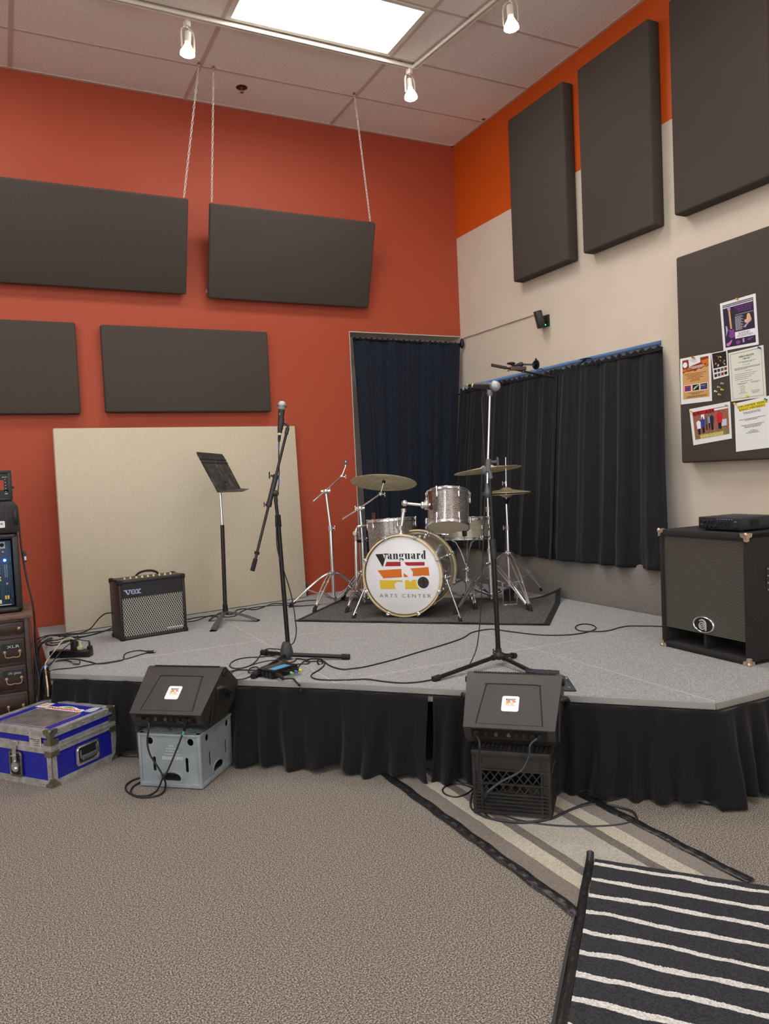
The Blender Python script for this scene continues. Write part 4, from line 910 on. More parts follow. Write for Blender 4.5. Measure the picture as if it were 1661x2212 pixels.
b = B(); b.lathe([(0, .075), (.016, .075), (.022, .068), (.030, .045), (.036, .02), (.036, .0), (.030, -.01), (0, -.01)], Matrix.Translation(c+V(0, 0, .022)), 28); b.build('leg_hub', mat('hub_plastic', (58, 58, 60), .5), t, world=True)
for u, v in ((568, 1409), (752, 1419), (548, 1460)):
    f_ = S(u, v, .014); h_ = c+V(0, 0, .026); d = (f_-h_).normalized()
    b = B(); b.cyl(h_, f_, .0115, seg=12); b.build('leg', BLACKM, t, world=True)
    b = B(); b.cyl(f_-d*.035, f_+d*.008, .0155, seg=14); b.build('rubber_foot', RUBBER, t, world=True)
k0 = p_(622, 1392); k1 = p_(601, 1130); k2 = p_(596, 1085)
b = B(); b.cyl(k0, k1, .0125); b.build('lower_tube', BLACKM, t, world=True)
b = B(); b.cyl(k1, k2, .0095); b.build('upper_tube', BLACKM, t, world=True)
b = B(); b.cyl(k1-V(0, 0, .02), k1+V(0, 0, .045), .0175, .0155, 16); b.build('height_clutch', RUBBER, t, world=True)
j = p_(595, 1066); bt = p_(620, 930, .06); bb = p_(550, 1215, -.06); jb = bb.lerp(bt, .53)
b = B(); b.cyl(k2, j, .012, .01, 12); b.cyl(j-V(.012, -.01, 0), jb, .018, .014, 16); b.sph(j, .019, (1, 1, 1), 14); b.build('boom_joint', BLACKP, t, world=True)
b = B(); d = (bt-bb).normalized(); b.cyl(jb-d*.075, jb+d*.09, .014, seg=14); b.cyl(jb+d*.075, jb+d*.095, .016, seg=14); b.cyl(jb-d*.085, jb-d*.06, .016, seg=14); wing(b, jb+d*.085, (-1, .2, .3), 1.1); wing(b, jb-d*.072, (-1, .2, 0), .8); b.build('boom_clamp', BLACKP, t, world=True)
b = B(); b.cyl(bb, bt, .0078, seg=12); b.build('boom_arm', mat('boom_brown_black', (50, 44, 43), .35, .4), t, world=True)
be = p_(545, 1233, -.075); b = B(); b.cyl(bb+d*.02, be-d*.0, .012, .0125, 14); b.cyl(bb+d*.045, bb+d*.06, .014, seg=14); b.build('counterweight', RUBBER, t, world=True)
ball = p_(609, 876, .065); mtail = p_(603, 950, .05); clipc = p_(607, 915, .06)
b = B(); b.cyl(p_(608, 905, .06), p_(605, 928, .055), .0165, .015, 14); b.tube([bt-d*.01, p_(622, 922, .06), p_(616, 914, .06), clipc], .007, 8, sm=3); b.cyl(bt-d*.02, bt+d*.015, .011, seg=12); b.build('mic_clip', BLACKP, t, world=True)
microphone('microphone', 'silver-headed vocal microphone upright in a black clip before the red wall', ball, mtail-ball)
tail = ball+(mtail-ball).normalized()*.203
BLUEC = mat('cable_blue', (70, 96, 170), .5)
cable('cable with blue stretch running down the black boom microphone stand', [tail, p_(602, 990, .04), p_(603, 1020, .03), p_(601, 1055, .0), p_(597, 1090, -.03), p_(597, 1150, -.03), p_(600, 1190, -.03), p_(612, 1230, -.02), p_(625, 1270), p_(633, 1305), p_(638, 1340), p_(640, 1365), p_(636, 1385), p_(629, 1393)], .0032)
b = B(); b.tube([p_(602, 958, .049), p_(602, 972, .045)], .0040, 8); b.tube([p_(602.5, 1022, .03), p_(602, 1050, .004)], .0040, 8); o = solid('cable_sleeve', 'blue tape sleeve round the cable by the black boom', 'cable sleeve', b, BLUEC)
# chrome stand
c = S(1078, 1436); c.z = SZ
t = thing('microphone_stand', 'black tripod microphone stand with chrome upper rod, front right of the stage', 'microphone stand', c)
hub = p_(1078, 1416)
for (u, v), ld in (((940, 1466), .0), ((1160, 1457), 0), ((1110, 1416), 0)):
    f_ = S(u, v, .012); d = (f_-hub).normalized()
    b = B(); b.cyl(hub+d*.03, f_-d*.0, .0105, .0105, 12); b.build('leg', BLACKM, t, world=True)
    b = B(); b.cyl(f_-d*.025, f_+d*.012, .0145, seg=14); b.build('rubber_foot', mat('foot_red', (170, 36, 44), .5) if u == 1160 else RUBBER, t, world=True)
    b = B(); b.cyl(hub, hub+d*.045, .013, .015, 12); b.build('leg_socket', BLACKP, t, world=True)
b = B(); b.sph(hub, .028, (1, 1, .8), 16); b.cyl(hub, p_(1076, 1400), .016, seg=16); wing(b, p_(1075, 1406), (-1, 0, 0), .8); b.build('leg_hub', BLACKP, t, world=True)
k1 = p_(1066, 1200); k2 = p_(1057, 1015)
b = B(); b.cyl(p_(1076, 1402), k1, .0125); b.build('lower_tube', BLACKM, t, world=True)
b = B(); b.cyl(k1, k2, .0088); b.build('upper_tube', BLACKM, t, world=True)
b = B(); b.cyl(p_(1067, 1206)-V(0, 0, .0), p_(1063, 1165), .0165, .018, 16); b.build('height_clutch', BLACKP, t, world=True)
b = B(); q = p_(1074, 1274); b.box(q, (.026, .026, .012), bev=.003); b.build('cable_ring', RUBBER, t, world=True)
s0 = p_(1058, 850); s1 = p_(1052, 1062)
b = B(); b.cyl(s0, s1, .0058, seg=12); b.build('boom_rod', CHROME, t, world=True)
b = B(); b.cyl(p_(1055, 992), p_(1053.5, 1018), .014, seg=14); b.sph(p_(1046, 1016), .018, (.7, 1, 1.2), 12); wing(b, p_(1060, 998), (1, 0, 0), 1.3); b.cyl(p_(1056, 1015), p_(1060, 1034), .012, seg=12); b.build('boom_joint', mat('grey_plastic', (96, 97, 100), .45), t, world=True)
q = p_(1052.5, 1056); b = B(); b.lathe([(0, .028), (.007, .028), (.010, .01), (.0165, -.015), (.0175, -.03), (.012, -.042), (0, -.047)], Matrix.Translation(q), 20); b.build('counterweight', mat('grey_weight', (88, 90, 94), .35, .3), t, world=True)
b = B(); q = s0; b.cyl(q-V(0, 0, .012), q+V(0, 0, .018), .0125, seg=12); b.cyl(q-V(.0, 0, .002), q+V(0, 0, .004), .016, seg=12); b.build('mic_clip', mat('clip_grey', (120, 120, 124), .4), t, world=True)
ball = p_(1070, 834, -.02); mt = p_(1044, 833.5, .05)
b = B(); dd_ = (mt-ball).normalized(); b.cyl(ball+dd_*.05, ball+dd_*.10, .0175, .016, 14); b.cyl(ball+dd_*.06, s0, .009); b.build('mic_holder', BLACKP, t, world=True)
microphone('microphone', 'vocal microphone lying sideways on the chrome rod before the black curtain', ball, mt-ball)
tl = ball+dd_*.203; 
b = B(); b.sph(tl, .007, seg=10); solid('plug_collar', 'small yellow collar on the plug of the sideways microphone', 'plug collar', b, mat('collar_yellow', (214, 204, 60), .4))
cable('thin cable hanging from the sideways microphone down to the stage', [tl, p_(1042, 843, .06), p_(1041, 870, .04), p_(1044, 940, .02), p_(1047, 1000, .0), p_(1048, 1070, .0), p_(1044, 1170, .0), p_(1041, 1250), p_(1038, 1320), p_(1034, 1370), p_(1028, 1405, 0), S(1014, 1437, .004)], .003)
# music stand
c = S(488, 1340); c.z = SZ
t = thing('music_stand', 'scratched black music stand with tilted desk before the beige board', 'music stand', c)
for u, v in ((452, 1341), (460, 1364), (558, 1342)):
    f_ = S(u, v, .002); h_ = c+V(0, 0, .06); d = f_-h_
    b = B(); pts = [h_, h_+d*.35+V(0, 0, .012), h_+d*.7+V(0, 0, .012), f_+V(0, 0, .004)]
    P2, _r = smooth([Vector(x) for x in pts], 5); sd = Vector((-d.y, d.x, 0)).normalized()
    n_ = len(P2)
    b.grid(lambda a_, e_: P2[round(a_*(n_-1))]+sd*(.017+.006*a_)*cos(pi*e_*2)+V(0, 0, .008*sin(pi*e_*2)), n_-1, 10); b.build('leg', mat('cast_grey', (82, 82, 84), .45, .4), t, world=True)
b = B(); b.cyl(c+V(0, 0, .045), c+V(0, 0, .115), .021, .017, 18); b.build('leg_hub', BLACKM, t, world=True)
m1 = p_(480, 1134); m2 = p_(475.5, 1060)
b = B(); b.cyl(c+V(0, 0, .10), m1, .0145, .0145, 16); b.build('lower_tube', mat('tube_brown_black', (44, 38, 37), .4, .3), t, world=True)
b = B(); b.cyl(m1, m2, .0085, seg=14); b.build('upper_tube', CHROME, t, world=True)
TLn = p_(423, 976, -.20); BLn = p_(470, 1063, -.20); TRf = p_(481, 981, .24); BRf = p_(520, 1055, .24)
u_ = ((TRf-TLn)+(BRf-BLn))/2; nd = (BLn-TLn).cross(u_).normalized(); nd = nd if nd.x > 0 else -nd
SCR = NT('scratched_desk'); v_ = SCR.coord((1, 1, 1)); f = SCR.noise(v_, 14, 6, .75); SCR.l(SCR.ramp(f, [(.35, (40, 40, 40)), (.55, (66, 66, 66)), (.72, (118, 118, 118))]), SCR.b.inputs['Base Color']); SCR.b.inputs['Roughness'].default_value = .62; SCR.b.inputs['Metallic'].default_value = 0; SCR.b.inputs['Specular IOR Level'].default_value = .25; DESK = SCR.m
b = B(); lp = lambda a_, e_: TLn.lerp(TRf, a_).lerp(BLn.lerp(BRf, a_), e_)
b.prism([lp(.03, 0), lp(.97, 0), lp(1, .06), lp(1, 1), lp(0, 1), lp(0, .06)], -nd*.003); b.build('desk', DESK, t, world=True)
for e_ in (.17, .26):
    b = B(); b.tube([lp(0, e_)+nd*.001, lp(1, e_)+nd*.001], .004, 6); b.build('stiffening_rib', DESK, t, world=True)
b = B(); o1 = p_(524, 1061.5, -.20); o2 = p_(536, 1056, .24)
b.prism([BLn, BRf, o2, o1], (0, 0, -.003)); b.tube([o1, o2], .003, 6); b.build('shelf_lip', DESK, t, world=True)
b = B(); b.cyl(m2-V(0, 0, .01), lp(.5, .75)-nd*.01, .012, .02, 12); b.build('tilt_bracket', BLACKM, t, world=True)
# wall microphone arm
fl = hit(1158, 788, 0, -.004)
t = thing('wall_microphone_arm', 'black microphone boom clamped to a short rod on the right wall', 'microphone arm', fl)
b = B(); b.cyl(fl+V(.003, 0, 0), fl+V(-.008, 0, 0), .040, .036, 24); b.cyl(fl, fl+V(-.03, 0, 0), .016); b.sph(fl+V(0, 0, .045), .008, seg=8); b.build('wall_flange', BLACKM, t, world=True)
pr = hit(1126, 787, 0, -.34); 
b = B(); b.cyl(fl, pr, .0075); b.build('rod', BLACKM, t, world=True)
q = lambda u, v, dd=0: A(u, v, pr, dd)
b = B(); b.sph(pr, .017, seg=12); b.cyl(pr, q(1118, 788), .011); b.tube([q(1126, 784), q(1112, 790), q(1104, 786)], .010, sm=3); b.sph(q(1104, 785), .03, (1.2, .9, .35), 14); b.build('swivel', BLACKP, t, world=True)
b0 = q(1062, 788.5, -.06); b1 = q(1205, 817, .10); db = (b1-b0).normalized()
b = B(); b.cyl(b0, b1, .0075); b.build('boom_arm', mat('boom_brown_black', (50, 44, 43)), t, world=True)
b = B(); b.cyl(b0, b0+db*.12, .0125, seg=14); b.build('counterweight', mat('weight_brown', (66, 58, 55), .5), t, world=True)
b = B(); Mb = frame(b0.lerp(b1, .30), db, z=(0, 0, 1)); b.box((.05, 0, .004), (.13, .028, .03), bev=.004, M=Mb); b.cyl(Mb @ V(.09, 0, -.01), Mb @ V(.09, 0, -.03), .009); b.cyl(Mb @ V(-.03, 0, -.005), Mb @ V(-.03, 0, -.018), .006); b.build('clamp_block', mat('clamp_taupe', (86, 76, 68), .45), t, world=True)
b = B(); b.sph(b1, .011, seg=10); b.build('end_nut', STEEL, t, world=True)
cable('cable looped along the wall boom and dangling in front of the black curtain', [q(1160, 800, .06), q(1170, 797, .07), q(1180, 807, .08), q(1195, 813, .09), q(1206, 808, .1), q(1215, 802, .1), q(1222, 806, .1), q(1216, 812, .1), q(1210, 820, .1), q(1208, 830, .1), q(1207, 842, .1)], .003)
b = B(); b.cyl(q(1207, 835, .1), q(1207, 839, .1), .0055); b.mi = 1; b.cyl(q(1207, 839, .1), q(1208, 850, .1), .005); b.mi = 2; b.cyl(q(1208, 848, .1), q(1209, 866, .1), .0075, .0085)
solid('cable_plug', 'red and blue banded silver plug dangling before the black curtain', 'plug', b, [mat('band_red', (190, 50, 40)), BLUEC, STEEL])
# ============================================================ MILK CRATES
def rrect(cx, cz, w_, h_, r, n=5):
    out = []
    for sx, sz, a0 in ((1, 1, 0), (-1, 1, 90), (-1, -1, 180), (1, -1, 270)):
        for k in range(n+1):
            a = R(a0+90*k/n); out.append((cx+sx*(w_/2-r)+r*cos(a), cz+sz*(h_/2-r)+r*sin(a)))
    return out
def holed(b, W_, H_, holes, thick, M):
    # flat wall with holes through it, triangulated; local x across, y up (plane), z out
    cu = bpy.data.curves.new('t', 'CURVE'); cu.dimensions = '2D'; cu.fill_mode = 'BOTH'; cu.extrude = thick/2
    for loop in [[(-W_/2, 0), (W_/2, 0), (W_/2, H_), (-W_/2, H_)]]+holes:
        sp = cu.splines.new('POLY'); sp.points.add(len(loop)-1); sp.use_cyclic_u = True
        for p2, (x, y) in zip(sp.points, loop): p2.co = (x, y, 0, 1)
    o = bpy.data.objects.new('t', cu); COL.objects.link(o)
    me = bpy.data.meshes.new_from_object(o.evaluated_get(bpy.context.evaluated_depsgraph_get())); tt = bmesh.new(); tt.from_mesh(me)
    bpy.data.objects.remove(o); bpy.data.curves.remove(cu); bpy.data.meshes.remove(me)
    bmesh.ops.recalc_face_normals(tt, faces=tt.faces); b._add(tt, M)
def bean(cx, cz, w_, h_):
    out = []
    for k in range(28):
        a = 2*pi*k/28; x = w_/2*cos(a); z = h_/2*sin(a); z += (-.35*h_*(x/(w_/2))**2 if True else 0); sx = math.copysign(abs(cos(a))**.7, cos(a)); out.append((cx+w_/2*sx, cz+h_/2*math.copysign(abs(sin(a))**.8, sin(a))-.22*h_*(sx**2)))
    return out
W_, D_, H_ = .312, .345, .252
t = thing('milk_crate', 'light grey plastic milk crate upside down, with a monitor speaker on it', 'crate', (-3.288, -2.506, .002), R(-40.8))
def sidewall(b, W_, M):
    hl = [[(-.098+.0155*cos(2*pi*k/20), H_-.04+.0165*sin(2*pi*k/20)) for k in range(20)], [(.108+.0155*cos(2*pi*k/20), H_-.04+.0165*sin(2*pi*k/20)) for k in range(20)],
          rrect(-.080, .105, .015, .068, .007), rrect(.085, .105, .015, .068, .007), bean(.0, .048, .10, .036)]
    holed(b, W_-.01, H_-.004, hl, .004, M)
for nm, W2, M in (('front_wall', W_, frame((0, .004, .002), (1, 0, 0), z=(0, -1, 0))), ('back_wall', W_, frame((0, D_-.004, .002), (-1, 0, 0), z=(0, 1, 0))),
              ('side_wall', D_, frame((W_/2-.004, D_/2, .002), (0, 1, 0), z=(1, 0, 0))), ('side_wall', D_, frame((-W_/2+.004, D_/2, .002), (0, -1, 0), z=(-1, 0, 0)))):
    b = B(); sidewall(b, W2, M)
    b.box((0, .010, .002), (W2, .02, .012), M=M, bev=.002); b.box((0, H_-.010, .002), (W2, .012, .012), M=M, bev=.002)
    for sx in (-1, 1): b.box((sx*(W2/2-.006), H_/2, .001), (.014, H_-.01, .012), M=M, bev=.002)
    out = bean(0, .048, .118, .052); b.tube([M @ V(x, z, .003) for x, z in out], .0035, 6, closed=True)
    b.build(nm, GREYC, t)
b = B(); zt = H_-.008
b.b2(-W_/2+.006, W_/2-.006, .006, .022, zt-.004, zt+.006); b.b2(-W_/2+.006, W_/2-.006, D_-.022, D_-.006, zt-.004, zt+.006); b.b2(-W_/2+.006, -W_/2+.022, .006, D_-.006, zt-.004, zt+.006); b.b2(W_/2-.022, W_/2-.006, .006, D_-.006, zt-.004, zt+.006)
for k in range(-8, 9):
    q = .145*k/8; L2 = .30
    b.box((q, D_/2, zt), (.0035, D_-.03, .004)); 
for k in range(19): b.box((0, .02+k*(D_-.04)/18, zt), (W_-.03, .0035, .004))
for sx in (-1, 1): b.prism([(-.006, 0, 0), (.006, 0, 0), (.006+sx*.12, .15, 0), (-.006+sx*.12, .15, 0)], (0, 0, .006), M=Matrix.Translation((0, .02, zt-.002))); b.prism([(-.006, 0, 0), (.006, 0, 0), (.006+sx*.12, -.15, 0), (-.006+sx*.12, -.15, 0)], (0, 0, .006), M=Matrix.Translation((0, D_-.02, zt-.002)))
b.build('grid_base', GREYC, t)
Mi = frame((0.01, .0015, 0), (-1, 0, 0), z=(0, -1, 0))
WP = mat('print_white_faded', (214, 220, 224), .6)
for txt, z, h_, w_ in (('DAIRY CENTERS', .145, .015, .105), ('FORT WASHINGTON, PA', .158, .006, .085), ('LOW POINT, N.Y.', .172, .006, .07), ('KENTWOOD, LA', .184, .006, .055), ('3-63', .197, .008, .022)):
    b = B(); b.text(txt, frame((.012, .0012, z), (-1, 0, 0), z=(0, -1, 0)), h_, w_, bold=.01 if h_ > .01 else 0, depth=.0004); b.build('stencil_lettering', WP, t)
# black crate
W_, D_, H_ = .308, .31, .262
t = thing('milk_crate', 'scuffed black lattice milk crate with a monitor speaker on it', 'crate', (-2.1645, -3.591, .008), R(-44.1))
def latt(W_, M, nm):
    b = B(); w2 = W_/2-.004
    b.box((0, H_-.012, .002), (W_, .022, .014), M=M, bev=.002); b.box((0, H_-.048, .0), (W_-.01, .052, .005), M=M); b.box((0, H_-.078, .002), (W_, .007, .012), M=M)
    b.box((0, .128, .002), (W_, .006, .012), M=M)
    for z, hh in ((.088, .006), (.074, .005), (.060, .005), (.045, .005), (.030, .005), (.012, .012)): b.box((0, z, .002), (W_, hh, .012), M=M)
    for sx in (-1, 1):
        b.box((sx*(w2-.0), H_/2, .0), (.008, H_, .012), M=M); b.box((sx*(w2-.030), H_/2, .001), (.006, H_-.02, .010), M=M); b.box((sx*(w2-.015), H_/2, -.003), (.03, H_-.02, .003), M=M)
    for sx in (-1, 1): b.box((sx*.085, .05, -.003), (.10, .085, .003), M=M)
    b.box((0, .02, -.003), (.09, .03, .003), M=M)
    n_ = 7; st_ = (W_-.074)/n_; hl = W_/2-.037
    for r0, r1 in ((.131, .181), (.091, .126)):
        for k in range(n_+1):
            for sg in (-1, 1):
                x0 = -hl+st_*k; x1 = x0+sg*st_*(r1-r0)/.05*1.15
                if x1 < -hl-.001 or x1 > hl+.001: 
                    fr_ = ((hl if x1 > 0 else -hl)-x0)/(x1-x0); x1 = x0+(x1-x0)*fr_; rr1 = r0+(r1-r0)*fr_
                else: rr1 = r1
                if abs(rr1-r0) < .004: continue
                a = M @ V(x0, r0, 0); c_ = M @ V(x1, rr1, 0); b.tube([a, c_], .0032, 4)
    b.build(nm, BLKC, t)
for nm, W2, M in (('front_wall', W_, frame((0, .005, 0), (1, 0, 0), z=(0, -1, 0))), ('back_wall', W_, frame((0, D_-.005, 0), (-1, 0, 0), z=(0, 1, 0))),
              ('side_wall', D_, frame((W_/2-.005, D_/2, 0), (0, 1, 0), z=(1, 0, 0))), ('side_wall', D_, frame((-W_/2+.005, D_/2, 0), (0, -1, 0), z=(-1, 0, 0)))): latt(W2, M, nm)
b = B(); zt = H_-.006
for k in range(17): b.box((-W_/2+.01+(W_-.02)*k/16, D_/2, zt), (.004, D_-.02, .006)); b.box((0, .01+(D_-.02)*k/16, zt), (W_-.02, .004, .006))
b.build('grid_base', BLKC, t)
# ============================================================ MONITOR SPEAKERS
def sticker(par, M, k):
    b = B(); b.prism(rrect(0, 0, .062*k, .066*k, .008*k), (0, 0, .0006), M=M); q = b.build('sticker', WHITE, par)
    logo(q, M @ Matrix.Translation((0, .006*k, .0007)), .098*k, fine=True)
def monitor(loc, rz, label, yd=.362):
    t = thing('monitor_speaker', label, 'monitor speaker', loc, rz)
    wt, wb = .199, .178           # half widths at the ridge and at the lower edges
    prof = [(.0, .040, wb), (-.022, .088, wb+.003), (.186, .247, wt), (.205, .252, wt), (.222, .246, wt), (yd-.006, .142, wt-.008), (yd, .110, wt-.01), (.24, .004, wb), (.05, .004, wb)]
    b = B(); b.grid(lambda u, v: Vector(((-1+2*u)*prof[round(v*9) % 9][2], prof[round(v*9) % 9][0], prof[round(v*9) % 9][1])), 6, 9)
    for sg in (-1, 1): b.prism([(sg*(w_-.0005), y, z) for y, z, w_ in prof], (sg*.001, 0, 0))
    bmesh.ops.remove_doubles(b.bm, verts=b.bm.verts, dist=.0012)
    o = b.build('cabinet', MONG, t, ang=28)
    # rear panel frame: x across, y up the slope, z out
    p0 = Vector((0, -.022, .088)); p1 = Vector((0, .186, .247)); up = (p1-p0).normalized(); nn = Vector((1, 0, 0)).cross(up)
    Mp = frame(p0, (1, 0, 0), z=nn); Lp = (p1-p0).length
    pts = [(-.132, .02), (-.112, Lp-.062), (-.108, Lp-.052), (-.098, Lp-.046), (.098, Lp-.046), (.108, Lp-.052), (.112, Lp-.062), (.132, .02)]
    b = B(); b.tube([Mp @ V(x, y, .0002) for x, y in pts], .0026, 6, sm=2, rr=None); b.build('panel_groove', mat('groove_dark', (24, 22, 22), .7), t)
    b = B(); b.prism([(-.127, .02), (-.107, Lp-.060), (-.098, Lp-.051), (.098, Lp-.051), (.107, Lp-.060), (.127, .02)], (0, 0, .0014), M=Mp); b.build('recessed_panel', MONG, t)
    sticker(t, Mp @ Matrix.Translation((-.002, .118, .0016)), 1.12)
    b = B()
    for i in range(42): b.box((-.168+.0082*i, .204, .2525), (.0045, .017, .003))
    b.build('vent_slots', DARKH, t)
    # grille on the far side
    g0 = Vector((0, .225, .245)); g1 = Vector((0, yd-.008, .146)); gu = (g1-g0).normalized(); gn = gu.cross(Vector((1, 0, 0))); gn = gn if gn.z > 0 else -gn
    Mg = frame(g0, (1, 0, 0), z=gn); s_ = -1 if (Mg.col[1].to_3d().dot(gu) < 0) else 1
    b = B(); b.box((0, s_*(g1-g0).length/2, .002), (.37, (g1-g0).length-.01, .004), M=Mg, bev=.002); b.build('front_grille', mat('monitor_grille', (30, 30, 31), .6, .3, .3, 300), t)
    # underside connector panel
    c0 = Vector((0, -.022, .088)); c1 = Vector((0, .0, .040)); b = B(); cu_ = (c1-c0).normalized(); cn = Vector((1, 0, 0)).cross(cu_); cn = cn if cn.y < 0 else -cn
    Mc = frame((c0+c1)/2, (1, 0, 0), z=cn)
    b.box((0, 0, .001), (.30, .04, .003), M=Mc); o = b.build('connector_panel', BLACKM, t)
    for x in (-.13, -.09, -.05, .0, .03, .06, .09, .12):
        b = B(); b.cyl(Mc @ V(x, 0, .001), Mc @ V(x, 0, .009), .008 if x > -.1 else .011, seg=14); b.build('socket', STEEL if x in (.0, -.05) else BLACKP, o)
    # side handles and bracket
    for sg in (-1, 1):
        b = B(); b.tube([(sg*(.190), .13, .165), (sg*.212, .15, .168), (sg*.214, .22, .13), (sg*.190, .25, .10)], .011, 8, sm=3); b.box((sg*.186, .19, .14), (.02, .13, .075), bev=.008); b.build('side_handle', BLACKP, t)
        b = B(); b.cyl((sg*.193, .195, .222), (sg*.207, .195, .222), .014); b.build('side_knob', RUBBER, t)
        b = B(); b.prism([(0, .03, 0.0), (0, .09, .15), (0, .12, .15), (0, .07, 0)], (.004, 0, 0), M=Matrix.Translation((sg*.187, .02, .02))); b.build('side_rib', BLACKP, t)
    return t
M1 = monitor((-3.288, -2.506, .262), R(-40.8), 'black wedge monitor speaker on the grey crate, round-cornered sticker on its back')
M2 = monitor((-2.1645, -3.591, .280), R(-44.1), 'black wedge monitor speaker on the black crate, round-cornered sticker on its back', .325)
m1 = ROOT[M1.name]; m2 = ROOT[M2.name]
# cables of the monitors
P1 = V(-3.288, -2.506, 0)
fc = lambda u, v, dd=0: A(u, v, (-3.29, -2.56, .15), dd)
g = F(437, 1706)
a = m1 @ V(-.12, -.018, .055); e = m1 @ V(.06, -.018, .055)
GC2 = 'cables of the two monitor speakers'
cable('dark cable hanging from the monitor on the grey crate, left of the two', [a, fc(322, 1565), fc(318, 1600), fc(324, 1630), fc(343, 1660), fc(356, 1685), F(357, 1700, .01), F(352, 1712, .006), F(335, 1720, .005), F(300, 1722, .005), F(275, 1710, .005), F(272, 1698, .005), F(285, 1686, .005), F(303, 1680, .006)], .0042, group=GC2)
cable('dark cable with a teal band hanging from the monitor on the grey crate', [e, fc(400, 1565), fc(396, 1580), fc(385, 1610), fc(362, 1665), fc(352, 1680), F(340, 1706, .008), F(322, 1718, .005), F(295, 1719, .005), F(283, 1712, .005), F(287, 1700, .005), F(302, 1690, .006)], .0042, group=GC2)
b = B(); b.cyl(fc(404, 1553), fc(397.5, 1579), .0085, .0065, 12); b.mi = 1; b.cyl(fc(397.5, 1579), fc(395, 1587), .0058, seg=12)
solid('cable_plug', 'black plug with a teal band on the grey crate monitor cable', 'plug', b, [BLACKM, mat('tape_teal', (60, 170, 150), .5)])
fd = lambda u, v, dd=0: A(u, v, (-2.18, -3.66, .15), dd)
a = m2 @ V(-.13, -.018, .055); e = m2 @ V(.11, -.018, .055)
cable('dark cable dropping down the left side of the black crate front', [a, fd(1036, 1606), fd(1034, 1640), fd(1037, 1680), fd(1043, 1700), F(1046, 1742, .03), F(1052, 1762, .008), F(1080, 1774, .006), F(1130, 1778, .006), F(1180, 1772, .006), F(1220, 1754, .006), F(1270, 1735, .006), F(1320, 1728, .006), F(1370, 1716, .006), F(1420, 1712, .006)], .0045, group=GC2)
cable('grey-blue cable crossing the black crate front and looping on the rug', [e, fd(1145, 1610), fd(1142, 1634), fd(1125, 1665), fd(1080, 1690), fd(1050, 1715), F(1055, 1735, .03), F(1080, 1757, .008), F(1120, 1772, .006), F(1180, 1782, .006), F(1250, 1786, .006), F(1330, 1783, .006), F(1370, 1772, .006), F(1374, 1762, .006), F(1360, 1750, .006), F(1320, 1740, .006), F(1270, 1738, .006), F(1225, 1752, .010), F(1190, 1768, .010), F(1130, 1776, .012), F(1060, 1768, .010), F(1024, 1752, .006), F(1016, 1735, .006), F(1020, 1712, .006)], .0045, m=mat('cable_greyblue', (44, 48, 56), .45), group=GC2)
cable('small cable loop on the rug at the left of the black crate', [F(1022, 1704, .005), F(1008, 1715, .005), F(985, 1722, .005), F(962, 1716, .005), F(956, 1706, .005), F(965, 1698, .005), F(990, 1694, .005), F(1015, 1700, .005), F(1026, 1708, .005)], .004)
cable('second cable loop by the skirt at the left of the black crate', [F(1024, 1692, .005), F(1000, 1692, .005), F(985, 1684, .005), F(982, 1674, .005), F(992, 1668, .005), F(1020, 1672, .005)], .004)
cable('grey cable lying along the foot of the stage skirt at the right', [F(1215, 1700, .008), F(1260, 1706, .006), F(1330, 1712, .006), F(1400, 1716, .006), F(1450, 1720, .006), F(1520, 1732, .006), F(1560, 1732, .006), F(1600, 1718, .006), F(1661, 1694, .006), F(1700, 1684, .006)], .0048, m=mat('cable_grey', (112, 122, 136), .5))
cable('black cable lying along the foot of the stage skirt at the right', [F(1225, 1704, .006), F(1300, 1715, .006), F(1400, 1722, .006), F(1480, 1728, .006), F(1540, 1737, .006), F(1590, 1726, .006), F(1650, 1702, .006), F(1700, 1690, .006)], .0048)
cable('black cable on the carpet between the blue case and the grey crate', [F(252, 1630, .006), F(275, 1634, .005), F(300, 1634, .005), F(330, 1640, .005)], .004)
# ============================================================ ROAD CASE
t = thing('road_case', 'blue road case with aluminium edges and stickers on its lid, on the carpet', 'road case', (-3.77, -2.20, 0), R(38.6))
LX, LY, HT = .408, .472, .268
b = B(); b.b2(.004, LX-.004, .004, LY-.004, .004, .168); b.build('body', BLUEL, t)
b = B(); b.b2(.004, LX-.004, .004, LY-.004, .198, HT-.003); ld = b.build('lid', BLUEL, t)
def angle(b, x0, x1, y0, y1, z0, z1, w_, inset=.0):
    # rim of aluminium angle round a level edge loop
    for (a0, a1, c0, c1) in ((x0, x1, y0-.001, y0+.004), (x0, x1, y1-.004, y1+.001), (x0-.001, x0+.004, y0, y1), (x1-.004, x1+.001, y0, y1)): b.b2(a0, a1, c0, c1, z0, z1)
b = B(); angle(b, 0, LX, 0, LY, .0, .032, 0); 
for x in (0, LX):
    for y in (0, LY):
        sx = 1 if x == 0 else -1; sy = 1 if y == 0 else -1
        b.b2(x-sx*.001, x+sx*.030, y-sy*.001, y+sy*.004, .03, .17); b.b2(x-sx*.001, x+sx*.004, y-sy*.001, y+sy*.030, .03, .17)
b.build('lower_edging', ALU, t)
b = B(); angle(b, 0, LX, 0, LY, .160, .182, 0); b.b2(-.003, LX+.003, -.003, LY+.003, .180, .186); angle(b, 0, LX, 0, LY, .186, .206, 0); b.build('split_edging', ALU, t)
b = B(); angle(b, 0, LX, 0, LY, HT-.032, HT, 0)
w_ = .030
for q in ((0, LX, 0, w_), (0, LX, LY-w_, LY), (0, w_, 0, LY), (LX-w_, LX, 0, LY)): b.b2(q[0], q[1], q[2], q[3], HT-.004, HT+.001)
b.build('lid_edging', ALU, ld)
RIV = mat('rivet_steel', (150, 148, 145), .35, .9)
b = B(); n_ = 0
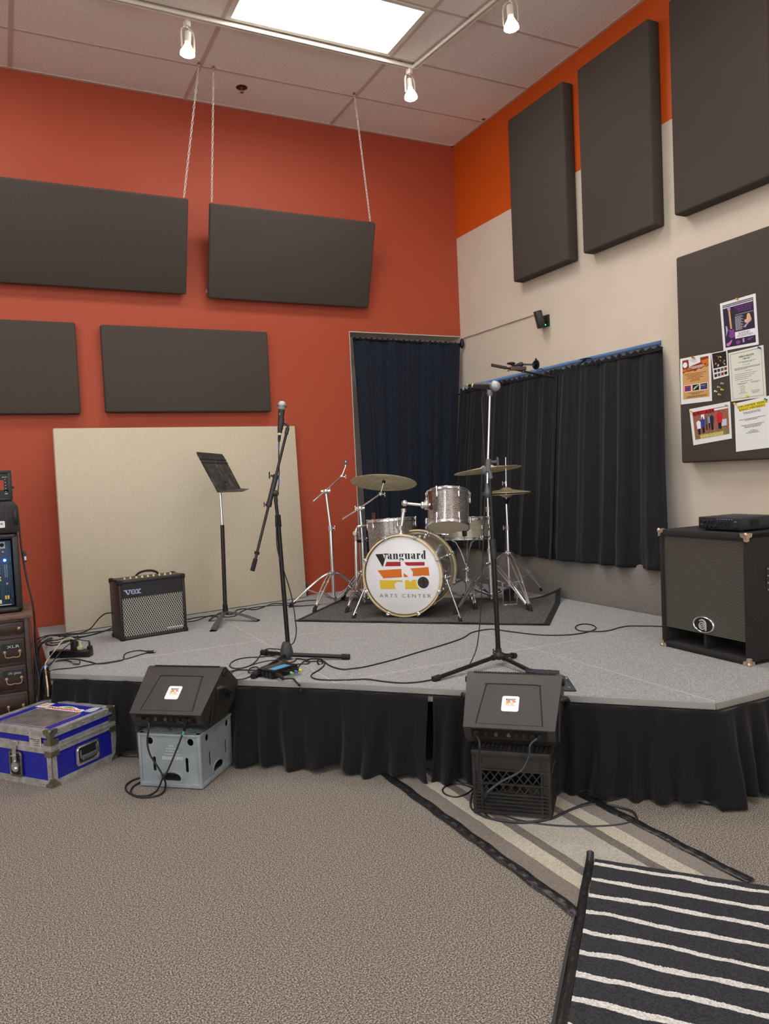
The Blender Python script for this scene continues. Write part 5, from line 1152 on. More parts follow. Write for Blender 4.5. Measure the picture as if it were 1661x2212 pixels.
for k in range(5):
    for z in (.016, HT-.016): b.sph((.05+k*.076, -.001, z), .0042, seg=8); b.sph((-.001, .06+k*.082, z), .0042, seg=8)
    b.sph((.05+k*.076, .015, HT), .0042, seg=8); b.sph((.05+k*.076, LY-.015, HT), .0042, seg=8); b.sph((.015, .06+k*.082, HT), .0042, seg=8); b.sph((LX-.015, .06+k*.082, HT), .0042, seg=8)
for z in (.06, .10, .14): b.sph((.015, -.001, z), .004, seg=8); b.sph((-.001, .015, z), .004, seg=8)
o = b.build('rivets', RIV, t); o['kind'] = 'stuff'
CAPM = mat('cap_steel_dull', (140, 136, 120), .4, .85, .15, 50)
def ccap(x, y, z):
    sx = 1 if x == 0 else -1; sy = 1 if y == 0 else -1; sz_ = 1 if z == 0 else -1; q = .046; b = B()
    pl_ = [(0, 0), (q, 0), (q*.98, q*.35), (q*.62, q*.55), (q*.55, q*.62), (q*.35, q*.98), (0, q)]
    b.prism([(sx*a, 0, sz_*c_) for a, c_ in pl_], (0, -sy*.0025, 0), M=Matrix.Translation((x-sx*.003, y-sy*.0012, z-sz_*.002)))
    b.prism([(0, sy*a, sz_*c_) for a, c_ in pl_], (-sx*.0025, 0, 0), M=Matrix.Translation((x-sx*.0012, y-sy*.003, z-sz_*.002)))
    b.prism([(sx*a, sy*c_, 0) for a, c_ in pl_], (0, 0, -sz_*.0025), M=Matrix.Translation((x-sx*.003, y-sy*.003, z-sz_*.0012)))
    b.sph((x+sx*.002, y+sy*.002, z+sz_*.001), .0075, seg=10); b.build('corner_cap', CAPM, t)
for x in (0, LX):
    for y in (0, LY):
        for z in (0, HT): ccap(x, y, z) if z else ccap(x, y, z)
for x in (0, LX):
    for z in (.150, .205):
        b = B(); sx = 1 if x == 0 else -1; b.b2(x-sx*.0035, x+sx*.045, -.0045, -.001, z-.004, z+.022, 0); b.b2(x-sx*.0045, x-sx*.001, -.003, .040, z-.004, z+.022); b.build('hinge_brace', CAPM, t)
b = B(); b.M = frame((.215, -.002, .098), (1, 0, 0), z=(0, -1, 0))
b.prism(rrect(0, 0, .150, .098, .02), (0, 0, .003)); b.tube([V(x, z, .004) for x, z in rrect(0, 0, .128, .078, .014)], .004, 6, closed=True); o = b.build('handle_plate', CHROME, t)
b = B(); b.M = frame((.215, -.002, .098), (1, 0, 0), z=(0, -1, 0)); b.prism(rrect(0, 0, .118, .068, .012), (0, 0, .0038)); b.build('handle_dish', mat('dish_dark', (66, 70, 72), .35, .7), o)
b = B(); b.M = frame((.215, -.002, .098), (1, 0, 0), z=(0, -1, 0)); b.box((0, -.012, .013), (.098, .022, .014), bev=.006); b.tube([(-.05, .026, .006), (-.052, -.012, .01)], .004); b.tube([(.05, .026, .006), (.052, -.012, .01)], .004); b.build('handle_grip', mat('grip_grey', (120, 126, 126), .3, .6), o)
ML = frame((-.002, .235, .098), (0, -1, 0), z=(-1, 0, 0))
b = B(); b.M = ML; b.prism(rrect(0, -.006, .088, .126, .016), (0, 0, .003)); b.tube([V(x, z-.006, .004) for x, z in rrect(0, 0, .074, .110, .012)], .0035, 6, closed=True); o = b.build('latch_plate', STEEL, t)
b = B(); b.M = ML; b.prism(rrect(0, -.006, .066, .1, .01), (0, 0, .0036)); b.build('latch_dish', mat('latch_dark', (40, 38, 36), .5, .4), o)
b = B(); b.M = ML; b.prism(rrect(0, -.020, .046, .048, .02), (0, 0, .010)); b.box((0, .05, .008), (.026, .09, .006), bev=.002); b.box((0, .098, .007), (.05, .026, .010), bev=.003); b.cyl((0, -.03, .008), (0, -.03, .016), .009); b.cyl((0, .006, .008), (0, .006, .014), .007); b.box((0, .036, .012), (.034, .006, .01)); b.build('butterfly_catch', CHROME, o)
b = B(); b.M = frame((-.002, .395, .10), (0, -1, 0), z=(-1, 0, 0)); b.lathe([(.012, 0), (.036, 0), (.036, .006), (.03, .008), (.012, .006)], seg=28); b.build('port_ring', BLACKP, t)
b = B(); b.M = frame((-.0025, .095, .212), (0, -1, 0), z=(-1, 0, 0)); b.prism(rrect(0, 0, .078, .056, .003), (0, 0, .0008)); o = b.build('paper_label', mat('label_worn', (176, 164, 158), .7, var=.12, vs=60), t)
b = B(); b.M = frame((-.0035, .095, .212), (0, -1, 0), z=(-1, 0, 0)); b.text('##', Matrix.Translation((-.026, .010, 0)), .009, .018); 
for z in (.012, .004, -.006, -.016): b.box((.006, z, .0003), (.05 if z > 0 else .036, .0022, .0006))
b.build('label_print', BLK, o)
b = B(); b.prism(rrect(.158, .235, .225, .300, .006), (0, 0, .0035), M=Matrix.Translation((0, 0, HT-.0035))); o = b.build('lid_plate', mat('plate_scuffed', (158, 152, 150), .38, .7, .18, 18), ld)
b = B(); ring = rrect(.158, .235, .229, .304, .008); b.tube([V(x, y, HT-.001) for x, y in ring], .0022, 6, closed=True); b.build('lid_plate_rim', CHROME, ld)
def stk(nm, pts, m, z, par=ld):
    b = B(); b.prism(pts, (0, 0, .0008), M=Matrix.Translation((0, 0, HT-.003+z))); return b.build(nm, m, par)
o = stk('sticker', [(.290, .365), (.290, .430), (.362, .425), (.362, .365)], WHITE, .0003); stk('sticker_print', [(.300, .378), (.300, .418), (.350, .415), (.350, .378)], mat('print_orange_pale', (226, 178, 120), .5), .0012, o)
stk('sticker', [(.318, .150), (.318, .300), (.332, .290), (.345, .255), (.347, .225), (.338, .19), (.328, .165)], WHITE, .0002); stk('sticker_print', [(.318, .175), (.318, .27), (.332, .255), (.340, .235), (.332, .20)], mat('print_green', (112, 176, 50), .5), .0010)
o = stk('sticker', [(.279, .120), (.279, .345), (.286, .357), (.312, .357), (.320, .345), (.322, .120), (.314, .108), (.286, .108)], WHITE, .0005)
b = B(); b.text('ENGINEERING', frame((.289, .232, HT-.0017), (0, -1, 0), z=(0, 0, 1)), .022, .222, bold=.03, depth=.0005); b.build('sticker_lettering', mat('print_red', (205, 30, 38), .5), o)
stk('sticker', [(.300, .055), (.300, .098), (.318, .106), (.345, .104), (.372, .092), (.374, .060), (.335, .050)], mat('sticker_silver', (205, 208, 214), .4, .2, .1, 80), .0004)
# ============================================================ DRAWER CABINET WITH RACK GEAR
XR = -3.802; YF = -1.55
t = thing('drawer_cabinet', 'worn dark wooden drawer pedestal at the left edge, handwritten labels on its drawers', 'drawer cabinet', (XR-.18, YF+.22, 0))
x0, x1 = XR-.36, XR-.006; y1 = YF+.44
b = B(); b.b2(x0, x1, YF+.015, y1, .0, .715, .004); b.build('carcass', WOODD, t, world=True)
b = B(); b.b2(x0-.01, XR+.012, YF-.012, y1+.01, .715, .741, .006); b.build('top', mat('wood_worn_top', (100, 76, 64), .5, 0, .2, 14), t, world=True)
b = B()
for x in (x1-.028, x0): b.b2(x, x+.028, YF, YF+.02, .02, .715, .004)
b.build('corner_posts', WOODD, t, world=True)
LABM = mat('chalk_label', (30, 33, 36), .7); CHALK = mat('chalk_writing', (196, 196, 190), .8)
for z0, z1, hw, lab in ((.635, .70, 'knob', None), (.488, .612, 'bail', 'XLR'), (.345, .470, 'bail', '1/4 / phono'), (.19, .325, 'bail', None), (.04, .172, 'bail', None)):
    b = B(); b.b2(x0+.03, x1-.032, YF-.006, YF+.02, z0, z1, .004); b.b2(x0+.045, x1-.047, YF-.010, YF, z0+.014, z1-.014, .003); dr = b.build('drawer', WOODD, t, world=True)
    xc = (x0+x1)/2-.002
    xh = -3.862 if hw == 'knob' else -3.900
    if hw == 'knob':
        b = B(); b.cyl((xh, YF-.006, (z0+z1)/2), (xh, YF-.018, (z0+z1)/2), .005); b.sph((xh, YF-.024, (z0+z1)/2), .011, seg=12); b.build('knob', mat('brass_aged', (150, 132, 104), .4, .8), dr, world=True)
    else:
        zc = (z0+z1)/2-.018; b = B()
        for sx in (-1, 1): b.sph((xh+sx*.036, YF-.012, zc+.012), .010, (1, .6, 1.1), 10)
        b.tube([(xh-.036, YF-.016, zc+.010), (xh-.034, YF-.02, zc-.010), (xh-.018, YF-.022, zc-.016), (xh, YF-.022, zc-.013), (xh+.018, YF-.022, zc-.016), (xh+.034, YF-.02, zc-.010), (xh+.036, YF-.016, zc+.010)], .0032, sm=3); b.build('bail_handle', MATS['brass_aged'], dr, world=True)
        if lab:
            b = B(); b.prism([(x_, YF-.0105, z_) for x_, z_ in rrect(-3.905, z1-.038, .10, .034, .012)], (0, -.001, 0)); o = b.build('drawer_label', LABM, dr, world=True)
            b = B(); b.text(lab, frame((-3.895, YF-.0117, z1-.046), (1, 0, 0), z=(0, -1, 0)), .015, .06, depth=.0004); b.build('chalk_lettering', CHALK, o, world=True)
# rack case with mixer
XM = -3.832; YM = -1.47
t = thing('rack_mixer', 'audio mixer with knobs, faders and a blue light in a black rack case', 'mixer', (XM-.24, YM+.15, .742))
zl, zh = .745, 1.168; xm0 = XM-.49
b = B()
b.b2(XM-.034, XM, YM-.01, YM+.30, zl, zh, .012); b.b2(xm0, xm0+.034, YM-.01, YM+.30, zl, zh, .012); b.b2(xm0, XM, YM-.01, YM+.30, zl, zl+.028, .012); b.b2(xm0, XM, YM-.01, YM+.30, zh-.028, zh, .012); b.b2(xm0+.01, XM-.01, YM+.26, YM+.29, zl+.01, zh-.01)
b.build('rack_case', BLACKP, t, world=True)
MIXB = mat('mixer_panel', (46, 72, 98), .45, .3)
px0, px1 = xm0+.036, XM-.040; pz0, pz1 = zl+.034, zh-.036; PY = YM+.022
b = B(); b.b2(px0, px1, PY, PY+.02, pz0, pz1, .002); pn = b.build('control_panel', MIXB, t, world=True)
def fx(px_): return hit(px_, 1200, 1, PY)[0]
HG = pz1-pz0; zz = lambda f_: pz1-f_*HG        # 0 top, 1 bottom
xe = px1
b = B(); b.b2(xe-.058, xe-.028, PY-.003, PY, zz(.12), zz(.02)); b.build('xlr_plate', STEEL, pn, world=True)
b = B(); b.cyl((xe-.043, PY-.002, zz(.065)), (xe-.043, PY-.006, zz(.065)), .011); b.build('xlr_jack', DARKH, pn, world=True)
b = B(); b.sph((xe-.034, PY-.004, zz(.30)), .0075, seg=12); b.build('blue_light', mat('blue_led', (60, 90, 255), .3, emit=14, ecol=(.05, .16, 1)), pn, world=True)
KN = mat('knob_grey', (120, 126, 132), .4); YC = mat('fader_yellow', (224, 178, 88), .4); YK = mat('knob_yellow', (220, 196, 90), .4)
def kn(x, f_, m, r=.0058):
    b = B(); b.cyl((x, PY, zz(f_)), (x, PY-.010, zz(f_)), r, r*.8, 10); b.build('knob', m, pn, world=True)
for ci in range(4):
    xx = xe-.062-.022*ci
    for f_ in (.06, .10, .14, .18, .42, .46, .50): kn(xx, f_, KN, .0048)
    kn(xx, .56, YK, .0055); kn(xx, .60, YK, .0055)
kn(xe-.040, .17, mat('knob_pink', (190, 140, 140), .4), .006); kn(xe-.030, .66, MATS['knob_pink'], .006); kn(xe-.075, .25, mat('knob_red_lit', (230, 30, 40), .4, emit=1.2), .007); kn(xe-.078, .19, mat('knob_amber', (240, 180, 40), .4, emit=.6), .006)
b = B()
for i in range(9):
    for j in range(2): b.box((xe-.036+.009*j, PY-.0008, zz(.38+.022*i)), (.004, .001, .003))
b.build('level_lamps', mat('print_pale', (196, 200, 205), .5), pn, world=True)
for x, f_, m in ((xe-.040, .87, YC), (xe-.028, .87, YC), (xe-.016, .93, BLACKP), (xe-.066, .93, mat('fader_cream', (228, 222, 196), .4)), (xe-.088, .90, MATS['fader_cream'])):
    b = B(); b.b2(x-.0012, x+.0012, PY-.0006, PY, zz(.97), zz(.72)); b.build('fader_slot', DARKH, pn, world=True)
    b = B(); b.box((x, PY-.007, zz(f_)), (.0095, .014, .020), bev=.002); b.build('fader', m, pn, world=True)
b = B(); b.box((xe-.06, PY-.001, zz(.985)), (.09, .001, .004)); b.build('panel_print', CHALK, pn, world=True)
for f_ in (.1, .36, .62, .9):
    b = B(); b.cyl((xe-.008, PY, zz(f_)), (xe-.008, PY-.003, zz(f_)), .004, seg=8); b.build('rack_screw', BLACKM, pn, world=True)
# moulded case above
t = thing('equipment_case', 'black moulded case with a white label, stacked on the mixer', 'equipment case', (-4.06, YM+.14, 1.171))
xr = -3.818; z0, z1 = 1.171, 1.345
b = B(); b.prism([(xr-.49, YM, z0), (xr-.012, YM, z0), (xr, YM, z0+.03), (xr-.006, YM, z1-.03), (xr-.03, YM, z1), (xr-.47, YM, z1)], (0, .29, 0), bev=.006); b.build('shell', BLACKP, t, world=True)
for x in (xr-.07, xr-.115): 
    b = B(); b.b2(x, x+.006, YM-.004, YM+.004, z0+.02, z1-.01); b.build('shell_rib', BLACKP, t, world=True)
b = B(); b.b2(xr-.030, xr-.012, YM-.010, YM+.002, z0+.045, z1-.045, .003); b.build('latch', BLACKM, t, world=True)
b = B(); b.prism([(x_, YM-.001, z_) for x_, z_ in rrect(xr-.112, z0+.050, .074, .036, .005)], (0, -.004, 0)); o = b.build('maker_label', WHITE, t, world=True)
b = B(); b.text('GATOR', frame((xr-.112, YM-.0052, z0+.048), (1, 0, 0), z=(0, -1, 0)), .010, .060, bold=.03, depth=.0005); b.build('label_lettering', mat('print_maroon', (130, 24, 44), .5), o, world=True)
# small rack frame on top
t = thing('rack_processor', 'small open black rack frame with indicator marks on top of the stack', 'rack unit', (-4.07, YM+.12, 1.347))
xr = -3.845; z0, z1 = 1.347, 1.510; fr_ = [(xr-.44, xr-.40), (xr-.022, xr)]
b = B()
for a_, c_ in fr_: b.b2(a_, c_, YM, YM+.24, z0, z1, .008)
b.b2(xr-.44, xr, YM, YM+.24, z0, z0+.018, .006); b.b2(xr-.44, xr, YM, YM+.24, z1-.018, z1, .006); b.build('frame', BLACKP, t, world=True)
b = B(); b.b2(xr-.40, xr-.020, YM+.006, YM+.03, z1-.052, z1-.016); b.b2(xr-.40, xr-.020, YM+.006, YM+.03, z0+.016, z0+.058); b.b2(xr-.040, xr-.020, YM+.006, YM+.03, z0+.05, z1-.05); b.build('front_panel', mat('rack_face', (30, 32, 34), .4, .3), t, world=True)
b = B()
for i in range(5): b.box((xr-.032, YM+.005, z0+.05+.016*i), (.004, .001, .004)); b.box((xr-.045+.005*i, YM+.005, z1-.036), (.003, .001, .004)); b.box((xr-.036+.003*i, YM+.005, z0+.038), (.002, .001, .006))
b.build('indicator_marks', CHALK, t, world=True)
b = B(); b.cyl((xr, YM+.03, z0+.07), (xr+.010, YM+.03, z0+.07), .006); b.build('side_knob', BLACKP, t, world=True)
# ============================================================ POWER STRIP, BOXES, PEDAL
a = S(107, 1423); c = S(193, 1420); dx = (c-a).normalized(); dy = V(-dx.y, dx.x, 0)
t = thing('power_strip', 'black power strip with plugs in it, at the left end of the stage', 'power strip', a)
Lp = (c-a).length; Mp = frame(a, dx, z=(0, 0, 1))
b = B(); b.M = Mp; b.b2(0, Lp, 0, .06, .003, .042, .003); b.build('housing', BLACKM, t, world=True)
b = B(); b.M = Mp
for k in range(6): b.b2(.02+k*.038, .046+k*.038, .015, .045, .0415, .0432)
b.build('outlet_faces', mat('outlet_grey', (88, 80, 78), .5), t, world=True)
for x in (.06, .18):
    b = B(); b.M = Mp; b.cyl((x, 0, .004), (x, -.006, .004), .004); b.build('mounting_screw', STEEL, t, world=True)
Lq = lambda x, y, z: Mp @ V(x, y, z)
b = B(); b.M = Mp; b.b2(.122, .158, .012, .052, .042, .105, .004); solid('power_adapter', 'black block adapter plugged into the power strip', 'adapter', b, BLACKP)
CRD = mat('cord_cream', (196, 188, 150), .5)
b = B(); b.M = Mp; b.b2(.160, .190, .014, .044, .042, .062, .004); b.cyl((.175, .03, .06), (.172, .03, .092), .011, .006, 12); solid('power_plug', 'cream right-angle plug in the power strip', 'plug', b, CRD)
b = B(); b.M = Mp; b.b2(.218, .244, .018, .042, .042, .062, .003); b.cyl((.231, .03, .06), (.229, .03, .09), .007, .004, 12); solid('power_plug', 'small black plug at the right end of the power strip', 'plug', b, BLACKM)
s_ = lambda u, v, dz=.004: S(u, v, dz)
ed = lambda u, v, z: hit(u, v, 0, -3.762)      # just outside the left end of the stage
AR = Lq(.172, .03, .092)
ar = lambda u, v, dd=0: A(u, v, AR, dd)
cable('cream cord arching from the power strip and over the stage end', [AR, ar(160, 1381), ar(150, 1377), ar(138, 1382), ar(126, 1394, -.05), ar(116, 1408, -.10), ar(105, 1422, -.15), ed(98, 1436, 0), ed(100, 1460, 0), ed(103, 1485, 0), ed(104, 1504, 0)], .0036, CRD)
AR = Lq(.229, .03, .09)
cable('thin black cord from the small plug, passing the blue tie', [AR, ar(178, 1383), ar(170, 1381), ar(160, 1384), ar(145, 1395, -.1), ar(130, 1409, -.2), ar(115, 1428, -.3), ed(97, 1441, 0), ed(91, 1452, 0), ed(88, 1470, 0), ed(84, 1500, 0), ed(82, 1540, 0)], .0032)
b = B(); b.tube([ed(99, 1439, 0), ed(93, 1444, 0), ed(90.5, 1450, 0)], .0075, 8, sm=3); solid('cable_tie', 'bright blue tape tie on the cables at the stage end', 'cable tie', b, mat('tie_blue', (70, 130, 225), .5))
cable('doubled black cable on the stage near the left edge, ending in a jack', [s_(317, 1407), s_(300, 1405), s_(278, 1409), s_(268, 1415), s_(266, 1425), s_(245, 1430), s_(215, 1434), s_(195, 1430), s_(165, 1424), s_(135, 1425), s_(112, 1431), ed(97, 1443, 0), ed(92, 1456, 0), ed(86, 1500, 0), ed(84, 1540, 0)], .0034)
cable('black cable lying on the stage in front of the power strip', [s_(318, 1410), s_(300, 1415), s_(270, 1424), s_(230, 1431), s_(200, 1435), s_(160, 1442), s_(120, 1446), s_(106, 1451), ed(97, 1456, 0), ed(94, 1490, 0), ed(98, 1530, 0)], .0034)
b = B(); q = s_(318, 1408, .01); b.cyl(q, q+dx*.04, .0085, seg=12); b.mi = 1; b.cyl(q+dx*.04, q+dx*.052+V(0, 0, -.001), .006, seg=10)
solid('jack_plug', 'black plug with a metal tip lying alone on the stage, near the left edge', 'plug', b, [BLACKM, STEEL])
cable('short black cable ending in a silver connector before the power strip', [s_(157, 1431, .008), s_(145, 1427), s_(125, 1428), s_(110, 1434), ed(98, 1444, 0), ed(94, 1452, 0), ed(95, 1500, 0)], .0034)
b = B(); q = s_(157, 1432, .012); b.cyl(q, q+V(.030, -.014, -.001), .0085, .0110, 16); b.cyl(q+V(.030, -.014, -.001), q+V(.036, -.017, -.001), .0122, .0122, 16); solid('xlr_connector', 'silver round connector lying on the stage before the power strip', 'connector', b, STEEL)
w_ = lambda u, v, y=-.5: hit(u, v, 2, SZ+.004)
cable('black cable rising in an arc from behind the small guitar amp', [A(249, 1326, (-3.27, -.85, .6)), A(238, 1324, (-3.27, -.80, .6)), A(225, 1327, (-3.3, -.75, .6)), A(212, 1338, (-3.35, -.7, .55)), s_(195, 1358, .02), s_(175, 1367), s_(150, 1369), s_(120, 1371), s_(98, 1374), (-3.78, -.60, .40), (-3.80, -.7, .25), (-3.80, -.8, .03)], .0042)
for lab, pts in (('black cable running left from the base of the guitar amp, uppermost', [s_(252, 1360), s_(235, 1362), s_(205, 1365), s_(170, 1370), s_(130, 1373), s_(100, 1376), (-3.77, -.7, .38), (-3.79, -.9, .2), (-3.79, -1.0, .02)]),
                 ('black cable running left from the guitar amp and looping over the stage end', [s_(251, 1348, .03), s_(238, 1358, .01), s_(215, 1366), s_(190, 1373), s_(160, 1376), s_(130, 1374), s_(110, 1378), ed(96, 1384, 0), ed(86, 1396, 0), ed(82, 1412, 0), ed(90, 1435, 0)]),
                 ('black cable bunched on the stage behind the power strip', [s_(251, 1352, .02), s_(230, 1362), s_(200, 1371), s_(165, 1379), s_(135, 1386), s_(112, 1389), s_(100, 1387), ed(90, 1390, 0), ed(84, 1404, 0), ed(80, 1430, 0), ed(78, 1480, 0)]),
                 ('black cable looping on the stage just behind the power strip', [s_(168, 1374), s_(150, 1384), s_(130, 1391), s_(112, 1394), s_(99, 1391), s_(104, 1385), s_(125, 1382), s_(140, 1378), s_(150, 1374)]),
                 ('black cable draped down outside the stage end, beside the drawers', [s_(130, 1375), s_(112, 1379), ed(95, 1388, 0), ed(84, 1398, 0), ed(81, 1412, 0), ed(86, 1428, 0), ed(91, 1436, 0)])):
    cable(lab, pts, .0040, group='cables at the left end of the stage')
cable('black cable on the stage along the foot of the beige board, rear one', [s_(405, 1338), s_(430, 1333), s_(455, 1331), s_(480, 1333), s_(505, 1331), s_(520, 1322), s_(540, 1314), s_(575, 1309), s_(610, 1307), s_(645, 1309), s_(690, 1306)], .0038)
cable('black cable weaving past the music stand towards the drums', [s_(405, 1343), s_(425, 1340), s_(450, 1331), s_(475, 1327), s_(500, 1327), s_(512, 1318), s_(528, 1315), s_(548, 1317), s_(565, 1313), s_(590, 1304), s_(625, 1303), s_(655, 1298, .004), s_(690, 1296)], .0038)
cable('cable with a black block hanging down beside the mixer', [hit(43, 1140, 1, -1.30), hit(44, 1165, 1, -1.36), hit(48, 1195, 1, -1.40), hit(53, 1225, 1, -1.42), hit(60, 1260, 1, -1.44), hit(70, 1300, 1, -1.46), hit(75, 1345, 1, -1.46), hit(76, 1380, 1, -1.46), hit(80, 1420, 1, -1.46), hit(84, 1450, 1, -1.46)], .005)
q = hit(53, 1202, 1, -1.405); b = B(); b.box(q, (.018, .02, .060), bev=.004); b.mi = 1; b.box(q+V(.003, -.0105, -.010), (.010, .001, .022)); solid('inline_adapter', 'small black cable block with a white sticker hanging beside the mixer', 'adapter', b, [BLACKP, WHITE])
cable('thin cable hanging close beside the drawer pedestal', [hit(60, 1325, 1, -1.40), hit(68, 1350, 1, -1.42), hit(72, 1390, 1, -1.44), hit(77, 1430, 1, -1.44), hit(84, 1470, 1, -1.44), hit(82, 1520, 1, -1.44)], .003, MATS['cable_grey'])
# stage box
a = S(557, 1462); c = S(590, 1468.5); dx = (c-a).normalized()
t = thing('cable_box', 'small black jack box with a blue label and plugged cables, by the left microphone stand', 'jack box', a)
Mb = frame(a, dx, z=(0, 0, 1)); W2 = (c-a).length; Db = .17
b = B(); b.M = Mb; b.b2(0, W2, 0, Db, .003, .042, .003); b.build('housing', BLACKM, t, world=True)
b = B(); b.M = Mb; b.b2(W2*.52, W2*.93, .02, Db*.75, .0418, .043); b.build('blue_label', mat('label_cyan', (70, 150, 200), .5), t, world=True)
for k in range(4):
    b = B(); b.M = Mb; x = W2*(.14+.24*k); b.lathe([(.0, 0), (.006, 0), (.0095, .002), (.0095, .004), (0, .004)], frame((x, -.0015, .024), (1, 0, 0), z=(0, -1, 0)), 14); b.build('jack_socket', BLACKP, t, world=True)
    b = B(); b.M = Mb; b.cyl((x, 0, .007), (x, -.002, .007), .0022, seg=8); b.build('screw', STEEL, t, world=True)
for k, m in enumerate((mat('band_green', (110, 190, 110), .5), BLUEC, mat('band_yellow', (214, 208, 70), .5))):
    y = .07+.03*k; b = B(); b.M = Mb; b.cyl((W2, y, .024), (W2+.045, y+.006, .024), .008, seg=12); b.mi = 1; b.cyl((W2+.045, y+.006, .024), (W2+.062, y+.008, .022), .0065, seg=12)
    solid('jack_plug', ['black plug with green band', 'black plug with blue band', 'black plug with yellow band'][k]+' in the side of the jack box', 'plug', b, [BLACKM, m])
b = B(); b.M = Mb; b.cyl((W2, .022, .022), (W2+.03, .015, .022), .010, seg=12)
for k in range(6): b.torus(.0085-.0005*k, .002, zalign((W2+.036+.008*k, .013-.003*k, .021-.001*k), (1, -.3, -.1)), 14, 6)
b.cyl((W2+.03, .015, .022), (W2+.08, -.002, .016), .0075, .0045, 10); solid('multipin_plug', 'thick ribbed black plug at the front corner of the jack box', 'plug', b, BLACKP)
e = Mb @ V(W2+.08, -.002, .016)
cable('thick cable from the jack box over the front edge of the stage', [e, S(632, 1466, .012), S(640, 1474, .008), S(645, 1479, .002), S(648, 1483, -.03), A(650, 1492, S(648, 1483))], .0048)
GCb = 'thin cables coiled round the left microphone stand'
Z = lambda L, k=.004: [S(480+x/5.537, 1380+y/5.537, k) for x, y in L]
cable('cable loop reaching from the left microphone stand hub to its rear leg', Z([(715, 127), (620, 120), (540, 120), (485, 155), (440, 215), (400, 270), (340, 315), (250, 345), (150, 352), (100, 335), (92, 310), (120, 275), (200, 240), (320, 222), (450, 217), (560, 205), (650, 190), (710, 170)]), .0032, group=GCb)
cable('cable crossing the floor leg of the left microphone stand', Z([(-20, 408), (60, 395), (150, 375), (280, 340), (400, 298), (520, 268), (620, 255), (720, 258), (790, 280), (840, 305)], .03), .0032, group=GCb)
cable('short cable loop beside the jack box, on the monitor side', Z([(90, 430), (120, 395), (180, 375), (280, 372), (370, 376), (425, 370), (430, 345), (390, 335), (330, 355), (312, 385), (330, 405), (380, 395), (420, 370)], .006), .0032, group=GCb)
cable('cable curving behind the jack box and round the stand hub', Z([(840, 315), (920, 300), (1000, 300), (1045, 285), (1030, 262), (960, 245), (890, 235), (880, 250), (860, 270), (800, 285)]), .0032, group=GCb)
cable('cable strung below the jack box towards the stage edge', Z([(160, 487), (250, 480), (330, 450), (390, 410), (420, 370), (500, 330), (600, 300), (700, 290), (780, 300)], .005), .0032, group=GCb)
T8 = lambda u, v: (u, v)
cable('long black cable snaking from the jack box across to the speaker cabinet', Z([(900, 345), (950, 290), (1010, 255), (1080, 237), (1160, 243), (1220, 270), (1270, 310), (1340, 342), (1450, 365)])+[S(u, v, .004) for u, v in ((762, 1444), (790, 1440), (850, 1425), (900, 1410), (960, 1392), (1000, 1378), (1020, 1366), (1060, 1359), (1100, 1364), (1160, 1371), (1210, 1372), (1250, 1369), (1280, 1362), (1287, 1355), (1275, 1349), (1258, 1348), (1245, 1352), (1244, 1358), (1256, 1363), (1290, 1364), (1315, 1362), (1340, 1355), (1365, 1352), (1430, 1353))], .0036)
cable('long black cable near the front edge, from the jack box to the right tripod', Z([(1000, 275), (1100, 268), (1180, 268), (1222, 275), (1215, 320), (1160, 370), (1090, 410), (1062, 440), (1080, 465), (1150, 485), (1300, 492), (1500, 490)])+[S(u, v, .004) for u, v in ((790, 1467), (830, 1472), (868, 1475), (905, 1473), (945, 1466))], .0036)
b = B(); q = Z([(1170, 278)], .012)[0]; b.torus(.016, .0045, zalign(q, (.3, -1, .4)), 20, 8); solid('cable_tie', 'black strap ring round the cables right of the jack box', 'cable tie', b, RUBBER)
# expression pedal
t = thing('foot_pedal', 'dark slotted foot pedal tray lying behind the right monitor speaker', 'pedal', S(1175, 1475))
pb = [S(1113, 1474, .002), S(1210, 1486, .002), S(1208, 1472, .002), S(1136, 1467, .002)]
PEDM = mat('pedal_slate', (52, 57, 66), .5)
hh = .055
b = B(); q0, q1, q2, q3 = pb
b.grid(lambda u, v: q0.lerp(q1, u).lerp(q3.lerp(q2, u), v)+V(0, 0, hh*(sin(pi*min(max(u, .0), 1)*.5+.0)**.5 if u < .25 else 1.0)*(1-.12*v)), 16, 4)
for a_, c_ in ((q0, q1), (q1, q2), (q2, q3), (q3, q0)): b.prism([a_, c_, c_+V(0, 0, hh*.9), a_+V(0, 0, hh*(.0 if a_ in (q0, q3) else .9)+.001)], (c_-a_).cross(V(0, 0, 1)).normalized()*.002)
b.build('body', PEDM, t, world=True)
r0, r1, r2, r3 = S(1206, 1492, .003), S(1245, 1493, .003), S(1226, 1464, .02), S(1212, 1460, .03)
b = B(); b.prism([r0, r1, r2, r3], (0, 0, .004)); b.build('side_plate', PEDM, t, world=True)
b = B(); b.prism([r1.lerp(r0, .28).lerp(r2.lerp(r3, .3), .15)+V(0, 0, .0045), r1.lerp(r0, .42).lerp(r2.lerp(r3, .4), .18)+V(0, 0, .0045), r2.lerp(r3, .55).lerp(r1, .12)+V(0, 0, .0045), r2.lerp(r3, .25).lerp(r1, .10)+V(0, 0, .0045)], (0, 0, .001)); b.build('slot', mat('slot_light', (170, 168, 160), .6), t, world=True)
b = B(); q = S(1152, 1470, .056); b.box(q, (.05, .02, .006), rz=-.3); b.build('clip_plate', mat('plate_pale', (150, 150, 150), .5), t, world=True)
for u in (1190, 1203):
    b = B(); b.cyl(S(u, 1471, .036), S(u, 1471, .040), .004); b.build('button', BLK, t, world=True)
